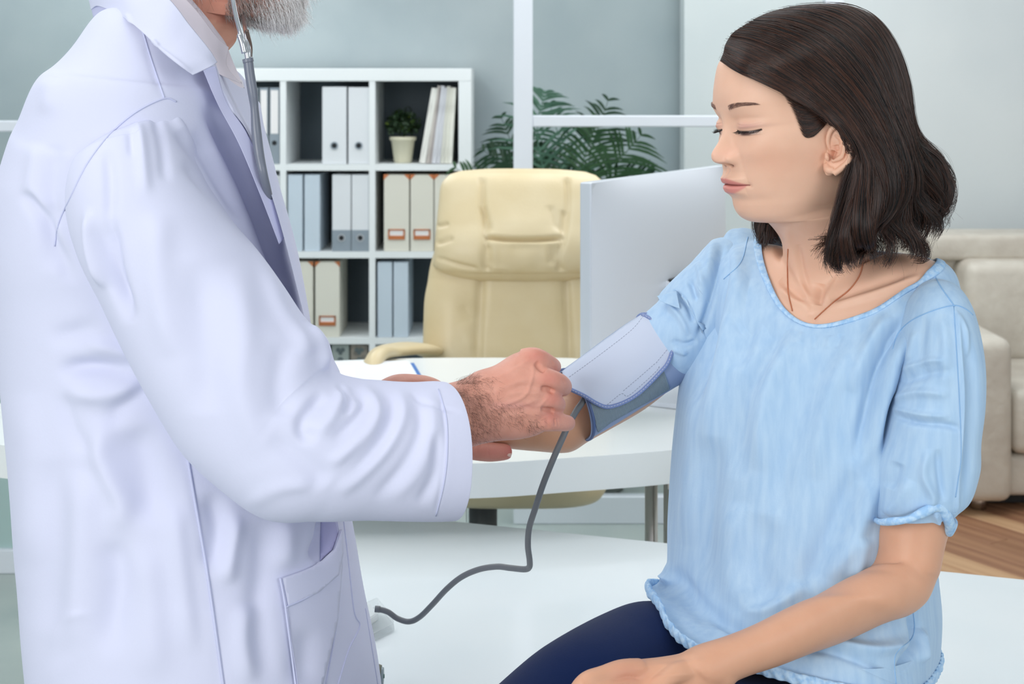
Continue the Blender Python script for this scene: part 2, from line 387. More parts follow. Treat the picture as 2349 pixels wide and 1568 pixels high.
def filebox(px0, px1, row, top, label, hz=(526, 550)):
    x0, x1 = sx(px0), sx(px1); z0 = floors[row]; z1 = sz(top); y = DS+0.012
    t = tag(empty('magazine_box', ((x0+x1)/2, y+0.14, z0)), label, 'file box', 'magazine boxes in the white bookcase')
    put('case', box_bm(x0, x1, y, y+0.27, z0+0.0005, z1, 0.002, 1), M_cream, t)
    for s_, xc in ((1, x0), (-1, x1)):
        b = bmesh.new(); a = 0.02
        pts = [(xc-s_*.0006, z1+.0006), (xc+s_*a, z1+.0006), (xc-s_*.0006, z1-a)]
        A = [b.verts.new((x, y-0.0015, z)) for x, z in pts]; B = [b.verts.new((x, y+0.01, z)) for x, z in pts]
        b.faces.new(A); b.faces.new(B[::-1])
        for i in range(3): b.faces.new((A[i], B[i], B[(i+1) % 3], A[(i+1) % 3]))
        bmesh.ops.recalc_face_normals(b, faces=b.faces); put('corner_guard', b, M_copper, t)
    cx = (x0+x1)/2; za, zb = sz(hz[1]), sz(hz[0]); w = 0.033
    hd = bmesh.new(); box_bm(cx-w, cx+w, y-0.004, y-0.0004, za, za+0.016, 0.001, 1, hd)
    box_bm(cx-w, cx-w+0.006, y-0.004, y-0.0004, za+0.012, zb, 0, 1, hd); box_bm(cx+w-0.006, cx+w, y-0.004, y-0.0004, za+0.012, zb, 0, 1, hd)
    box_bm(cx-w, cx+w, y-0.004, y-0.0004, zb-0.005, zb, 0, 1, hd)
    h = put('label_holder', hd, M_copper, t)
    put('label_card', box_bm(cx-w+0.006, cx+w-0.006, y-0.0015, y-0.0002, za+0.016, zb-0.005), M_label, h)
filebox(880, 938, 1, 401, 'cream magazine box with copper corners, left of three in the middle row')
filebox(941, 994, 1, 401, 'cream magazine box with copper corners, half hidden side by chair back')
filebox(996, 1048, 1, 401, 'cream magazine box mostly hidden behind the cream chair headrest')
filebox(661, 717, 2, 601, 'cream magazine box at the coat edge, lower row left', (725, 748))
filebox(722, 778, 2, 601, 'cream magazine box with copper corners, lower row right of its twin', (725, 748))
# two patterned boxes in the bottom row
M_pg = mat('box_grey_green', srgb(150, 160, 156), 0.7); M_pb = mat('box_brown_grey', srgb(140, 134, 124), 0.7, noise=((60, 60, 60), srgb(112, 108, 102), 4, .4, .6)); M_pd = mat('print_dark', srgb(92, 104, 106), 0.7)
for a, b, m, lb in ((760, 800, M_pg, 'grey green storage box with dark heart print, bottom row'), (803, 843, M_pb, 'brown grey patterned storage box, bottom row beside chair arm')):
    x0, x1 = sx(a), sx(b); t = tag(empty('storage_box', ((x0+x1)/2, DS+.15, 0.08)), lb, 'box', 'storage boxes in the bottom row of the bookcase')
    put('case', box_bm(x0, x1, DS+.014, DS+.28, 0.0805, sz(792), 0.002, 1), m, t)
    cx = (x0+x1)/2; zc = sz(806)
    pb = bmesh.new()
    for dx, dz, r in ((-.009, .004, .009), (.009, .004, .009), (0, -.008, .008), (0, -.036, .012)):
        cyl_bm((cx+dx, DS+.0125, zc+dz), (cx+dx, DS+.0145, zc+dz), r, n=14, bm=pb)
    put('printed_motif', pb, M_pd, t)
# leaning magazines
mcols = [(232, 232, 226), (196, 190, 184), (168, 160, 158), (212, 214, 220), (206, 208, 214), (214, 214, 204), (226, 226, 214), (236, 236, 226)]
x = sx(961)
for i, c in enumerate(mcols):
    th = (0.026, 0.012, 0.010, 0.018, 0.016, 0.016, 0.015, 0.016)[i]; hgt = (0.30, 0.31, 0.305, 0.308, 0.30, 0.306, 0.30, 0.30)[i]
    lean = R(9.5-0.9*i)
    t = tag(empty('magazine', (x, DS+.02, floors[0]+.001)), None, 'magazine', 'magazines leaning beside the small plant')
    lab = ['thick white magazine at left end of the leaning row', 'light brown magazine second in the leaning row', 'grey brown thin magazine third in the leaning row',
           'white magazine with bluish spine, fourth in the leaning row', 'pale grey magazine, fifth in the leaning row', 'ivory magazine, sixth in the leaning row',
           'ivory magazine next to last in the leaning row', 'cream magazine at right end of the leaning row against bookcase side'][i]
    t['label'] = lab; t.location.z += th*math.sin(lean)+.0008; x += hgt*0
    mm = mat('magazine_paper_%d' % i, srgb(*c), 0.5, noise=((300, 3, 12), srgb(*[max(0, q-40) for q in c]), 3, .5, .75))
    b = box_bm(0, th*0.92, 0, 0.22, 0, hgt, 0.0008, 1); o = put('pages', b, mm, t, local=True)
    t.rotation_euler = (0, lean, 0); x += th*1.01
# potted plant
M_pot = mat('pot_cream', srgb(224, 220, 196), 0.45); M_soil = mat('soil', srgb(60, 48, 38), 0.9)
M_leafs = [mat('leaf_green_%s' % n, srgb(*c), 0.45) for n, c in (('deep', (38, 62, 36)), ('mid', (70, 96, 46)), ('bright', (124, 146, 62)))]
def lathe(prof, c, n=36):
    b = bmesh.new(); rings = []
    for r, z in prof: rings.append([b.verts.new((c[0]+r*math.cos(2*math.pi*i/n), c[1]+r*math.sin(2*math.pi*i/n), c[2]+z)) for i in range(n)])
    for a, q in zip(rings, rings[1:]):
        for i in range(n): b.faces.new((a[i], a[(i+1) % n], q[(i+1) % n], q[i]))
    b.faces.new(rings[0][::-1]); b.faces.new(rings[-1]); bmesh.ops.recalc_face_normals(b, faces=b.faces); return b
pc = (sx(919), DS+.12, floors[0]+.0005)
pp = tag(empty('potted_plant', pc), 'small bushy green plant in a cream pot in the top row of the bookcase', 'plant')
put('pot', lathe([(.033, 0), (.036, .004), (.047, .088), (.053, .09), (.054, .104), (.050, .105), (.048, .098)], pc), M_pot, pp, smooth=True)
put('soil', lathe([(.046, .085), (.046, .094)], pc), M_soil, pp)
pr = random.Random(3)
for j in range(90):
    th, ph = pr.uniform(0, 2*math.pi), math.acos(pr.uniform(-.25, 1)); rr = pr.uniform(.55, 1.0)
    c = Vector((pc[0]+.079*rr*math.sin(ph)*math.cos(th), pc[1]+.075*rr*math.sin(ph)*math.sin(th), pc[2]+.15+.075*rr*math.cos(ph)))
    b = bmesh.new(); L = pr.uniform(.010, .017); q = Euler((pr.uniform(-1, 1), pr.uniform(-1, 1), pr.uniform(0, 6.3))).to_matrix()
    vs = []
    for (u, w_, h_) in ((-1, 0, 0), (-.5, .42, .1), (.3, .5, .14), (1, 0, 0), (.3, -.5, .14), (-.5, -.42, .1)):
        vs.append(b.verts.new(c+q @ Vector((u*L, w_*L, h_*L))))
    cc = b.verts.new(c+q @ Vector((0, 0, -.05*L)))
    for i in range(6): b.faces.new((vs[i], vs[(i+1) % 6], cc))
    bmesh.ops.solidify(b, geom=b.faces[:], thickness=0.0008)
    put('leaf', b, M_leafs[pr.choices((0, 1, 2), (5, 3, 2))[0]], pp, smooth=True)
for j in range(10):
    th = pr.uniform(0, 6.28); e = Vector((pc[0]+.05*math.cos(th), pc[1]+.05*math.sin(th), pc[2]+pr.uniform(.14, .2)))
    put('stem', tube_mesh([Vector(pc)+Vector((0, 0, .09)), Vector(pc)*.5+e*.5+Vector((0, 0, .05)), e], .0012, n=5, m=6), M_leafs[0], pp)
tw = bmesh.new()   # inner foliage too small to pick apart
for j in range(420):
    th, ph = pr.uniform(0, 6.28), math.acos(pr.uniform(-.5, 1)); rr = pr.uniform(.1, .9)**.5
    c = Vector((pc[0]+.072*rr*math.sin(ph)*math.cos(th), pc[1]+.07*rr*math.sin(ph)*math.sin(th), pc[2]+.145+.07*rr*math.cos(ph)))
    q = Euler((pr.uniform(-1.5, 1.5), pr.uniform(-1.5, 1.5), pr.uniform(0, 6.3))).to_matrix(); L = .011
    v_ = [tw.verts.new(c+q @ Vector(t_)*L) for t_ in ((-1, 0, 0), (0, .5, .15), (1, 0, 0), (0, -.5, .15))]; tw.faces.new(v_)
tag(put('foliage', tw, M_leafs[0], pp), kind='stuff')
# ------------------------------------------------------------------ palm behind the partition
M_palm = [mat('palm_green_%s' % n, srgb(*c), 0.5) for n, c in (('deep', (30, 62, 40)), ('mid', (52, 88, 54)), ('blue', (78, 116, 96)))]
bx, by = X(1335, 5.05), 5.05
pt = tag(empty('palm_plant', (bx, by, 0)), 'tall green palm plant with feathery fronds behind the white glass partition', 'plant')
put('pot', lathe([(.13, 0), (.15, .01), (.18, .30), (.19, .31), (.19, .34), (.17, .34), (.165, .3)], (bx, by, 0)), mat('planter_grey', srgb(120, 126, 122), .6), pt, smooth=True)
put('soil', lathe([(.16, .28), (.16, .31)], (bx, by, 0)), M_soil, pt)
def frond(pts, ln, nl, m, w=0.012, droop=0.25, seed=0, dy=0.0, side=1.0):
    r_ = random.Random(seed); c = catmull(np.array([list(P(a, b, d)) for a, b, d in pts]), 40); b = bmesh.new()
    me0 = tube_mesh(c, [0.005*(1-.8*i/39) for i in range(40)], n=5); b.from_mesh(me0)
    T = np.gradient(c, axis=0); T /= np.linalg.norm(T, axis=1)[:, None]
    for k in range(nl):
        u = 0.22+0.78*k/(nl-1); i = min(39, int(u*39)); p = Vector(c[i]); t = Vector(T[i])
        L = ln*(math.sin(math.pi*min(1, .12+u*.86))**.6)*r_.uniform(.85, 1.1)
        for sgn in (-1, 1):
            n_ = Vector((0, 1, 0)).cross(t).normalized()*sgn
            dirv = (t*0.75+n_*0.8*side+Vector((0, r_.uniform(-.35, .35), 0))).normalized()
            prev = None
            for q in range(5):
                f_ = q/4; pos = p+dirv*L*f_+Vector((0, 0, -droop*L*f_*f_)); ww = w*(math.sin(math.pi*(.12+.86*f_))**.7)*.5*(1-.25*f_)
                if q == 4: ww = .0006
                sd = dirv.cross(Vector((0, 1, 0.15))).normalized()*ww
                cur = (b.verts.new(pos-sd), b.verts.new(pos+sd))
                if prev: b.faces.new((prev[0], prev[1], cur[1], cur[0]))
                prev = cur
    return put('frond', b, m, pt)
bpx = [(1335, 900, 5.05)]
fr = [([(1335, 980, 5.05), (1300, 620, 5.0), (1235, 330, 4.95), (1250, 205, 4.95)], .19, 20, 2),
      ([(1335, 980, 5.05), (1330, 650, 5.0), (1300, 400, 5.0), (1262, 240, 5.0)], .16, 22, 2),
      ([(1335, 980, 5.05), (1350, 600, 5.05), (1350, 380, 5.1), (1395, 230, 5.15)], .20, 24, 0),
      ([(1335, 980, 5.05), (1345, 620, 5.0), (1330, 420, 4.95), (1370, 270, 4.9)], .18, 24, 1),
      ([(1335, 980, 5.05), (1370, 620, 5.05), (1390, 420, 5.0), (1470, 310, 4.95)], .22, 22, 1),
      ([(1335, 980, 5.05), (1380, 600, 5.1), (1400, 440, 5.1), (1500, 400, 5.05)], .20, 20, 0),
      ([(1335, 980, 5.05), (1300, 640, 5.05), (1210, 420, 5.0), (1110, 345, 4.95)], .18, 22, 0),
      ([(1335, 980, 5.05), (1280, 640, 5.1), (1180, 470, 5.1), (1045, 385, 5.1)], .17, 22, 1),
      ([(1335, 980, 5.05), (1270, 640, 5.15), (1200, 400, 5.2), (1150, 270, 5.25)], .17, 22, 0),
      ([(1335, 980, 5.05), (1310, 600, 5.1), (1240, 400, 5.15), (1190, 320, 5.2)], .18, 20, 0),
      ([(1335, 980, 5.05), (1310, 640, 5.2), (1270, 440, 5.2), (1230, 330, 5.2)], .18, 20, 0),
      ([(1335, 980, 5.05), (1360, 700, 5.2), (1340, 480, 5.3), (1300, 400, 5.3)], .20, 18, 0)]
for i, (pts, ln, nl, mi) in enumerate(fr): frond(pts, ln*1.25, nl+2, M_palm[mi], seed=i, w=.013, droop=.38)

# ------------------------------------------------------------------ sofa
M_sofa = mat('sofa_beige_leather', srgb(206, 200, 188), 0.45, noise=((9, 9, 9), srgb(192, 184, 172), 3, .35, .65), bump=((30, 30, 30), .3, .01, 3))
so = tag(empty('sofa', (2.3, 5.1, 0)), 'beige leather sofa with square arms by the pale wall', 'sofa')
sX = lambda px, d: (px-CX)*d/F
put('base', box_bm(1.58, 3.1, 4.72, 5.55, 0.062, 0.20, .02, 3), M_sofa, so, True)
put('arm', box_bm(sX(2160, 4.7), sX(2318, 4.7), 4.66, 5.5, 0.055, 0.595, .04, 4), M_sofa, so, True)
put('seat_cushion', box_bm(sX(2322, 4.7), 2.32, 4.69, 5.28, 0.205, 0.42, .035, 4), M_sofa, so, True)
put('seat_cushion', box_bm(2.325, 3.05, 4.69, 5.28, 0.205, 0.42, .035, 4), M_sofa, so, True)
put('back_frame', box_bm(1.42, 3.1, 5.42, 5.60, 0.062, 0.775, .02, 3), M_sofa, so, True)
put('back_top', box_bm(1.40, 3.12, 5.36, 5.63, 0.765, 0.862, .02, 3), M_sofa, so, True)
put('back_cushion', box_bm(1.68, 2.32, 5.24, 5.46, 0.40, 0.775, .045, 4), M_sofa, so, True)
put('back_cushion', box_bm(2.325, 3.05, 5.24, 5.46, 0.40, 0.775, .045, 4), M_sofa, so, True)
M_chrome = mat('chrome', srgb(200, 202, 204), 0.18, 1.0); M_black = mat('black_plastic', srgb(20, 24, 27), .45)
for x, y in ((1.56, 4.76), (1.56, 5.45), (3.0, 4.76)):
    put('foot', cyl_bm((x, y, 0.011), (x, y, .07), .026, .03), M_chrome, so, True)
put('plinth', box_bm(1.60, 3.05, 4.80, 5.5, 0.02, 0.062), M_black, so)
# ------------------------------------------------------------------ office chair
M_lea = mat('cream_leather', srgb(222, 206, 170), 0.42, noise=((7, 7, 7), srgb(216, 198, 158), 3, .35, .65), bump=((120, 120, 120), .12, .003, 2), coat=0.05)
DC = 3.9
oc = tag(empty('office_chair', (sX(1198, DC), DC, 0)), 'cream leather executive chair with padded headrest behind the white desk', 'chair')
def chair_back():
    low = loft([(1002, 560, 1398, 560, DC+.02, .055), (985, 620, 1414, 620, DC+.01, .06), (975, 720, 1424, 720, DC-.01, .065), (972, 820, 1427, 820, DC-.03, .07),
                (980, 900, 1418, 900, DC-.05, .07), (1000, 960, 1398, 960, DC-.07, .06)], n=160, m=150, power=3.2)
    carve(low, [([(1105, 600), (1100, 700), (1094, 800), (1092, 900)], 9, -.016, 'r', .05), ([(1296, 600), (1299, 700), (1304, 800), (1306, 900)], 9, -.016, 'r', .05),
                ([(985, 640), (1000, 760), (1000, 860)], 40, .008), ([(1040, 640), (1040, 760), (1045, 900)], 40, .010), ([(1360, 640), (1358, 760), (1352, 900)], 40, .010),
                ([(1060, 740), (1085, 800)], 12, .004), ([(1060, 700), (1088, 740)], 10, -.004)])
    head = loft([(1030, 402, 1368, 404, DC+.055, .028), (1012, 425, 1390, 428, DC+.045, .05), (1006, 470, 1396, 470, DC+.03, .065), (1000, 530, 1399, 530, DC+.01, .082),
                 (996, 580, 1403, 580, DC-.01, .088), (1000, 610, 1398, 610, DC-.008, .072), (1075, 632, 1325, 632, DC+.0, .045)], n=180, m=150, power=3.0)
    carve(head, [([(1113, 542), (1160, 548), (1220, 549), (1290, 545)], 6, -.022, 'r', .08),
                 ([(1105, 405), (1106, 470), (1113, 542), (1110, 600), (1120, 622)], 7, -.014, 'r', .06),
                 ([(1300, 405), (1303, 470), (1293, 545), (1278, 590), (1288, 625)], 7, -.014, 'r', .06),
                 ([(1105, 470), (1125, 535)], 6, -.012), ([(1295, 480), (1288, 535)], 6, -.012), ([(1262, 470), (1280, 530)], 6, -.008),
                 ([(1120, 560), (1124, 615)], 7, -.014), ([(1268, 560), (1263, 610)], 7, -.012),
                 ([(1200, 555), (1186, 625)], 7, -.010), ([(1220, 556), (1208, 628)], 7, -.009), ([(1176, 556), (1170, 620)], 6, -.008), ([(1150, 560), (1148, 615)], 8, -.006),
                 ([(1240, 558), (1232, 625)], 7, -.007), ([(1140, 500), (1200, 515), (1262, 503)], 26, .003),
                 ([(1000, 590), (1050, 606), (1100, 618)], 6, -.008), ([(1000, 560), (1040, 545)], 7, -.007), ([(1000, 520), (1030, 512)], 6, -.006)])
    return low, head
low, head = chair_back()
put('backrest', low, M_lea, oc, True); put('headrest', head, M_lea, oc, True)
put('armrest', loft([(838, 860, 862, 876, DC-.50, .03), (838, 822, 870, 846, DC-.47, .038), (880, 796, 884, 822, DC-.38, .042), (930, 787, 928, 812, DC-.26, .044), (974, 787, 972, 812, DC-.12, .045), (985, 800, 983, 820, DC-.04, .04)], n=40, m=70, power=2.5), M_lea, oc, True)
put('armrest', loft([(1562, 860, 1538, 876, DC-.50, .03), (1562, 822, 1530, 846, DC-.47, .038), (1520, 796, 1516, 822, DC-.38, .042), (1470, 787, 1472, 812, DC-.26, .044), (1424, 787, 1426, 812, DC-.12, .045), (1415, 800, 1417, 820, DC-.04, .04)], n=40, m=70, power=2.5), M_lea, oc, True)
sc_ = sX(1185, 3.62)
b = bmesh.new()
seat = rings_mesh([np.array([[sc_+(.27-.02*abs(k_))*s_*math.copysign(abs(math.cos(a_))**.55, math.cos(a_)), 3.60+.27*s_*math.copysign(abs(math.sin(a_))**.55, math.sin(a_)), z_+0.02*math.sin(a_)*0] for a_ in np.linspace(0, 2*math.pi, 64, endpoint=False)]) for k_, (s_, z_) in enumerate(((.62, .412), (.86, .422), (.97, .44), (1.0, .465), (.98, .49), (.9, .508), (.7, .515)))])
put('seat', seat, M_lea, oc, True)
put('gas_column', cyl_bm((sc_-.085, 3.6, .12), (sc_-.085, 3.6, .40), .036), M_black, oc, True)
put('seat_plate', box_bm(sc_-.19, sc_+.02, 3.50, 3.72, .385, .415, .008), M_black, oc)
for k_ in range(5):
    a_ = k_*2*math.pi/5+.3; e = Vector((sc_-.085+.29*math.cos(a_), 3.6+.29*math.sin(a_), .075))
    lg = put('base_leg', tube_mesh([(sc_-.085, 3.6, .13), e], [.026, .018], n=10, m=6), M_black, oc, True)
    cs = cyl_bm(e+Vector((-.012, 0, -.046)), e+Vector((.012, 0, -.046)), .028); put('caster', cs, M_black, oc, True)
for s_ in (-1, 1):
    put('arm_support', tube_mesh([(sc_+s_*.25, 3.66, .40), (sc_+s_*.315, 3.62, .46), (sc_+s_*.325, 3.6, .62)], .016, n=10, m=14), M_black, oc, True)
# ------------------------------------------------------------------ desk
M_desk = mat('desk_white', srgb(236, 240, 240), 0.28, coat=0.2)
dk = tag(empty('desk', (-.2, 3.0, 0)), 'large white curved office desk with chrome legs behind the two people', 'desk')
ZD = 0.75
dg_ = lambda px, py: ((px-CX)*(CZ-ZD)/(py-HY), (CZ-ZD)*F/(py-HY))
near = [dg_(-80, 1010), dg_(200, 1040), dg_(700, 1066), dg_(1073, 1063), dg_(1300, 1050), dg_(1545, 1031), dg_(1700, 1005)]
far = [dg_(1690, 940), dg_(1560, 908), dg_(1480, 880), dg_(1400, 838), dg_(1330, 822), dg_(1174, 820), dg_(950, 821), dg_(720, 829), dg_(400, 846), dg_(100, 880), dg_(0, 925), dg_(-70, 955)]
nn_ = catmull(np.array(near), 60); ff_ = catmull(np.array(far), 70); out = np.vstack([nn_, ff_])
b = bmesh.new(); T_ = 0.062
rows = [[b.verts.new((p[0], p[1], z)) for p in out] for z in (ZD-T_, ZD)]
b.faces.new(rows[0][::-1]); b.faces.new(rows[1]); n_ = len(out)
for i in range(n_): b.faces.new((rows[0][i], rows[0][(i+1) % n_], rows[1][(i+1) % n_], rows[1][i]))
bmesh.ops.recalc_face_normals(b, faces=b.faces)
put('desktop', b, M_desk, dk)
M_leg = mat('leg_steel', srgb(206, 200, 194), 0.28, 1.0)
for px, d in ((1494, 2.78), (1537, 2.74)):
    x = sX(px, d); put('leg', cyl_bm((x, d, 0), (x, d, ZD-T_), .0125), M_leg, dk, True)
for x, d in ((-.78, 2.72), (-.84, 2.80)): put('leg', cyl_bm((x, d, 0), (x, d, ZD-T_), .0125), M_leg, dk, True)
M_gl2 = mat('desk_glass_panel', (0.95, .985, .98, 1), .02, trans=.97, ior=1.05)
put('modesty_panel', box_bm(-.1, .31, 3.10, 3.108, .16, ZD-T_, .001, 1), M_gl2, dk)
put('bracket', box_bm(sX(1527, 2.7), sX(1544, 2.7), 2.66, 2.69, ZD-T_-.02, ZD-.002), M_leg, dk)
# papers
M_pap = mat('paper', srgb(232, 235, 242), .6); M_blue = mat('folder_blue', srgb(62, 116, 186), .45)
Dd = lambda px, py: Vector(((px-CX)*(CZ-ZD)/(py-HY), (CZ-ZD)*F/(py-HY), ZD))
def sheet(name, q, z, t, m, parent=None, round_=0):
    b = bmesh.new(); A = [b.verts.new((p.x, p.y, z)) for p in q]; B = [b.verts.new((p.x, p.y, z+t)) for p in q]
    b.faces.new(A[::-1]); b.faces.new(B)
    for i in range(4): b.faces.new((A[i], A[(i+1) % 4], B[(i+1) % 4], B[i]))
    bmesh.ops.recalc_face_normals(b, faces=b.faces); return put(name, b, m, parent)
q = [Dd(700, 960), Dd(1010, 960), Dd(938, 836), Dd(730, 838)]
fo = tag(empty('document_folder', (Dd(850, 890))), 'blue edged folder of papers lying on the white desk', 'folder')
sheet('cover', [q[0], q[1]+Vector((.012, 0, 0)), q[2]+Vector((.012, 0, 0)), q[3]], ZD+.0005, .004, M_blue, fo)
sheet('paper_stack', [q[0], q[1], q[2], q[3]], ZD+.0046, .005, M_pap, fo)
t = tag(sheet('paper', [Dd(600, 1000), Dd(830, 1000), Dd(812, 850), Dd(640, 850)], ZD+.0100, .0012, mat('paper_bright', srgb(244, 246, 246), .6)), 'loose bright sheet of paper on top of the blue folder', 'paper')
# ------------------------------------------------------------------ monitor seen from behind
M_alu = mat('brushed_aluminium', srgb(232, 236, 244), 0.4, 0.12, coat=.1); M_alud = mat('aluminium_edge', srgb(222, 227, 234), 0.3, .3)
ml, mr = P(1346, 421, 2.78), P(1655, 377, 3.38)
zt_ = (ml.z+mr.z)/2; ml.z = mr.z = zt_
mo = tag(empty('computer_monitor', ((ml.x+mr.x)/2, (ml.y+mr.y)/2, ZD)), 'silver desktop computer monitor seen from behind beside the dark haired woman', 'monitor')
ex = (mr-ml); Wm = ex.length; ang = math.atan2(ex.y, ex.x); mo.rotation_euler = (0, 0, ang); print('monitor width', Wm, 'ztop', zt_)
zb = 0.10; zh = zt_-ZD
# back shell: bulging towards the camera (local -y)
nx_, nz_ = 40, 30; V = []; Fc = []
for j in range(nz_+1):
    for i in range(nx_+1):
        u, w_ = i/nx_*2-1, j/nz_*2-1
        b_ = (1-abs(u)**4)*(1-abs(w_)**4)*.045
        V.append((u*(Wm/2-.001), -.010-b_, zb+.001+(w_+1)/2*(zh-zb-.002)))
for j in range(nz_):
    for i in range(nx_): a = j*(nx_+1)+i; Fc.append((a, a+1, a+nx_+2, a+nx_+1))
put('rear_shell', mesh_np('rear_shell', V, Fc), M_alu, mo, True, local=True)
put('side_frame', box_bm(-Wm/2, Wm/2, -.0105, .016, zb, zh, .004, 3), M_alud, mo, local=True)
put('screen', box_bm(-Wm/2+.012, Wm/2-.012, .0155, .0175, zb+.07, zh-.012), M_black, mo, local=True)
sd = bmesh.new()
prof = [(-.05, .262), (-.075, .25), (-.115, .17), (-.115, .03), (-.10, .006), (.08, .006)]
Lp, Rp = [], []
for (y_, z_) in prof: Lp.append((y_, z_))
th_ = .010
for side in (0, 1):
    pass
for i in range(len(prof)-1):
    (y0_, z0_), (y1_, z1_) = prof[i], prof[i+1]; d_ = Vector((y1_-y0_, z1_-z0_)).normalized(); n2 = Vector((-d_.y, d_.x))*th_/2
    q4 = [(y0_+n2.x, z0_+n2.y), (y0_-n2.x, z0_-n2.y), (y1_-n2.x, z1_-n2.y), (y1_+n2.x, z1_+n2.y)]
    A = [sd.verts.new((-.095, a, max(c_, .0006))) for a, c_ in q4]; B = [sd.verts.new((.095, a, max(c_, .0006))) for a, c_ in q4]
    sd.faces.new(A); sd.faces.new(B[::-1])
    for k_ in range(4): sd.faces.new((A[k_], B[k_], B[(k_+1) % 4], A[(k_+1) % 4]))
bmesh.ops.recalc_face_normals(sd, faces=sd.faces); put('stand', sd, M_alu, mo, local=True)
put('hinge', box_bm(-.088, .088, -.085, -.045, .225, .268, .008), M_black, mo, local=True)
# ------------------------------------------------------------------ examination table (white top)
ZT = 0.62
tg = lambda px, py: Vector(((px-CX)*(CZ-ZT)/(py-HY), (CZ-ZT)*F/(py-HY), 0))
a0, a1 = tg(800, 1175), tg(2349, 1330); dr = (a1-a0).normalized(); A1 = a1+dr*0.7; nrm = Vector((-dr.y, dr.x, 0))*-1
A0 = Vector((-.335, 2.70, 0)); B1 = A1+nrm*.92; B0 = Vector((-.215, 1.86, 0)); Bm = a0+nrm*.92+dr*.36
et = tag(empty('examination_table', (A0+B1)/2), 'wide glossy white table on which the woman in blue sits', 'table')
M_tab = mat('table_gloss_white', srgb(236, 241, 243), 0.16, noise=((2.5, 2.5, 2.5), srgb(230, 237, 240), 2, .4, .6), coat=.3)
b = bmesh.new(); qq = [A0, A1, B1, Bm, B0]; A = [b.verts.new((p.x, p.y, ZT-.045)) for p in qq]; B = [b.verts.new((p.x, p.y, ZT)) for p in qq]
b.faces.new(A[::-1]); b.faces.new(B)
for i in range(5): b.faces.new((A[i], A[(i+1) % 5], B[(i+1) % 5], B[i]))
bmesh.ops.recalc_face_normals(b, faces=b.faces); bmesh.ops.bevel(b, geom=b.edges[:], offset=.003, segments=2, affect='EDGES')
put('tabletop', b, M_tab, et)
for p in (A0+dr*.08+nrm*.08, A1-dr*.08+nrm*.08, B1-dr*.08-nrm*.08, Bm+dr*.06-nrm*.08):
    put('leg', cyl_bm((p.x, p.y, 0.0), (p.x, p.y, ZT-.045), .022), M_leg, et, True)
# ------------------------------------------------------------------ modelling tools for bodies and clothes
from mathutils.geometry import delaunay_2d_cdt
def fix_dir(v, f):
    a, b, c = v[f[:, 0]], v[f[:, 1]], v[f[:, 2]]; d = v[f[:, 3]] if f.shape[1] == 4 else c
    vol = np.einsum('ij,ij->i', a, np.cross(b, c)).sum()+np.einsum('ij,ij->i', a, np.cross(c, d)).sum()
    return f[:, ::-1] if vol < 0 else f
def rings_mesh(rings, caps=True):
    n = len(rings[0]); v = np.vstack(rings); k = len(rings)
    i = np.arange(k-1)[:, None]*n; j = np.arange(n)[None, :]; j2 = (j+1) % n
    f = np.stack([i+j, i+j2, i+n+j2, i+n+j], -1).reshape(-1, 4)
    if caps and n % 2 == 0:
        j = np.arange(0, n//2-1); e = (k-1)*n
        f = np.vstack([f, np.stack([j+1, j, n-1-j, n-2-j], 1), np.stack([e+j, e+j+1, e+n-2-j, e+n-1-j], 1)])
    if caps: f = fix_dir(v-v.mean(0), f)
    return mesh_np('rings', v, f)
def loft_rings(sections, n=48, m=120, power=2.0):
    S = np.asarray([list(s)+[0.0]*(7-len(s)) for s in sections], float); S = catmull(S, m)
    A = Pn(np.column_stack([S[:, 0], S[:, 1], S[:, 4]-S[:, 6]])); B = Pn(np.column_stack([S[:, 2], S[:, 3], S[:, 4]+S[:, 6]]))
    C = (A+B)/2; U = (B-A)/2
    ax = np.gradient(C, axis=0); Wd = np.cross(ax, U); Wd /= np.linalg.norm(Wd, axis=1)[:, None]+1e-12
    Wd *= np.where(Wd[:, 1] < 0, -1, 1)[:, None]*np.maximum(S[:, 5], 1e-4)[:, None]
    a = np.linspace(0, 2*math.pi, n, endpoint=False); e = 2.0/power
    ca = np.sign(np.cos(a))*np.abs(np.cos(a))**e; sa = np.sign(np.sin(a))*np.abs(np.sin(a))**e
    return C, [C[i]+ca[:, None]*U[i]+sa[:, None]*Wd[i] for i in range(m)], S
def hem_rings(C, rings, i0, i1, depth=0.05, wall=0.0025):
    """turn the cloth edge inwards so that the opening is a real hollow"""
    r = rings[i0]; c = C[i0]; d = C[i1]-c; d /= np.linalg.norm(d)+1e-9
    rad = np.linalg.norm(r-c, axis=1, keepdims=True); inn = c+(r-c)*(1-wall/rad); inn2 = c+(r-c)*(1-2.2*wall/rad)
    o = [r*.5+inn*.5-d*wall*.8, inn, inn2+d*depth*.3, inn2+d*depth]
    return o
def cloth_tube(sections, n=64, m=160, power=2.0, start='cap', end='hem', depth=0.05, wall=0.0025, extra=None):
    C, rings, S = loft_rings(sections, n, m, power)
    pre, post = [], []
    if start == 'hem': pre = hem_rings(C, rings, 0, 1, depth, wall)[::-1]
    if end == 'hem': post = hem_rings(C, rings, m-1, m-2, depth, wall)
    return rings_mesh(pre+rings+post, True)
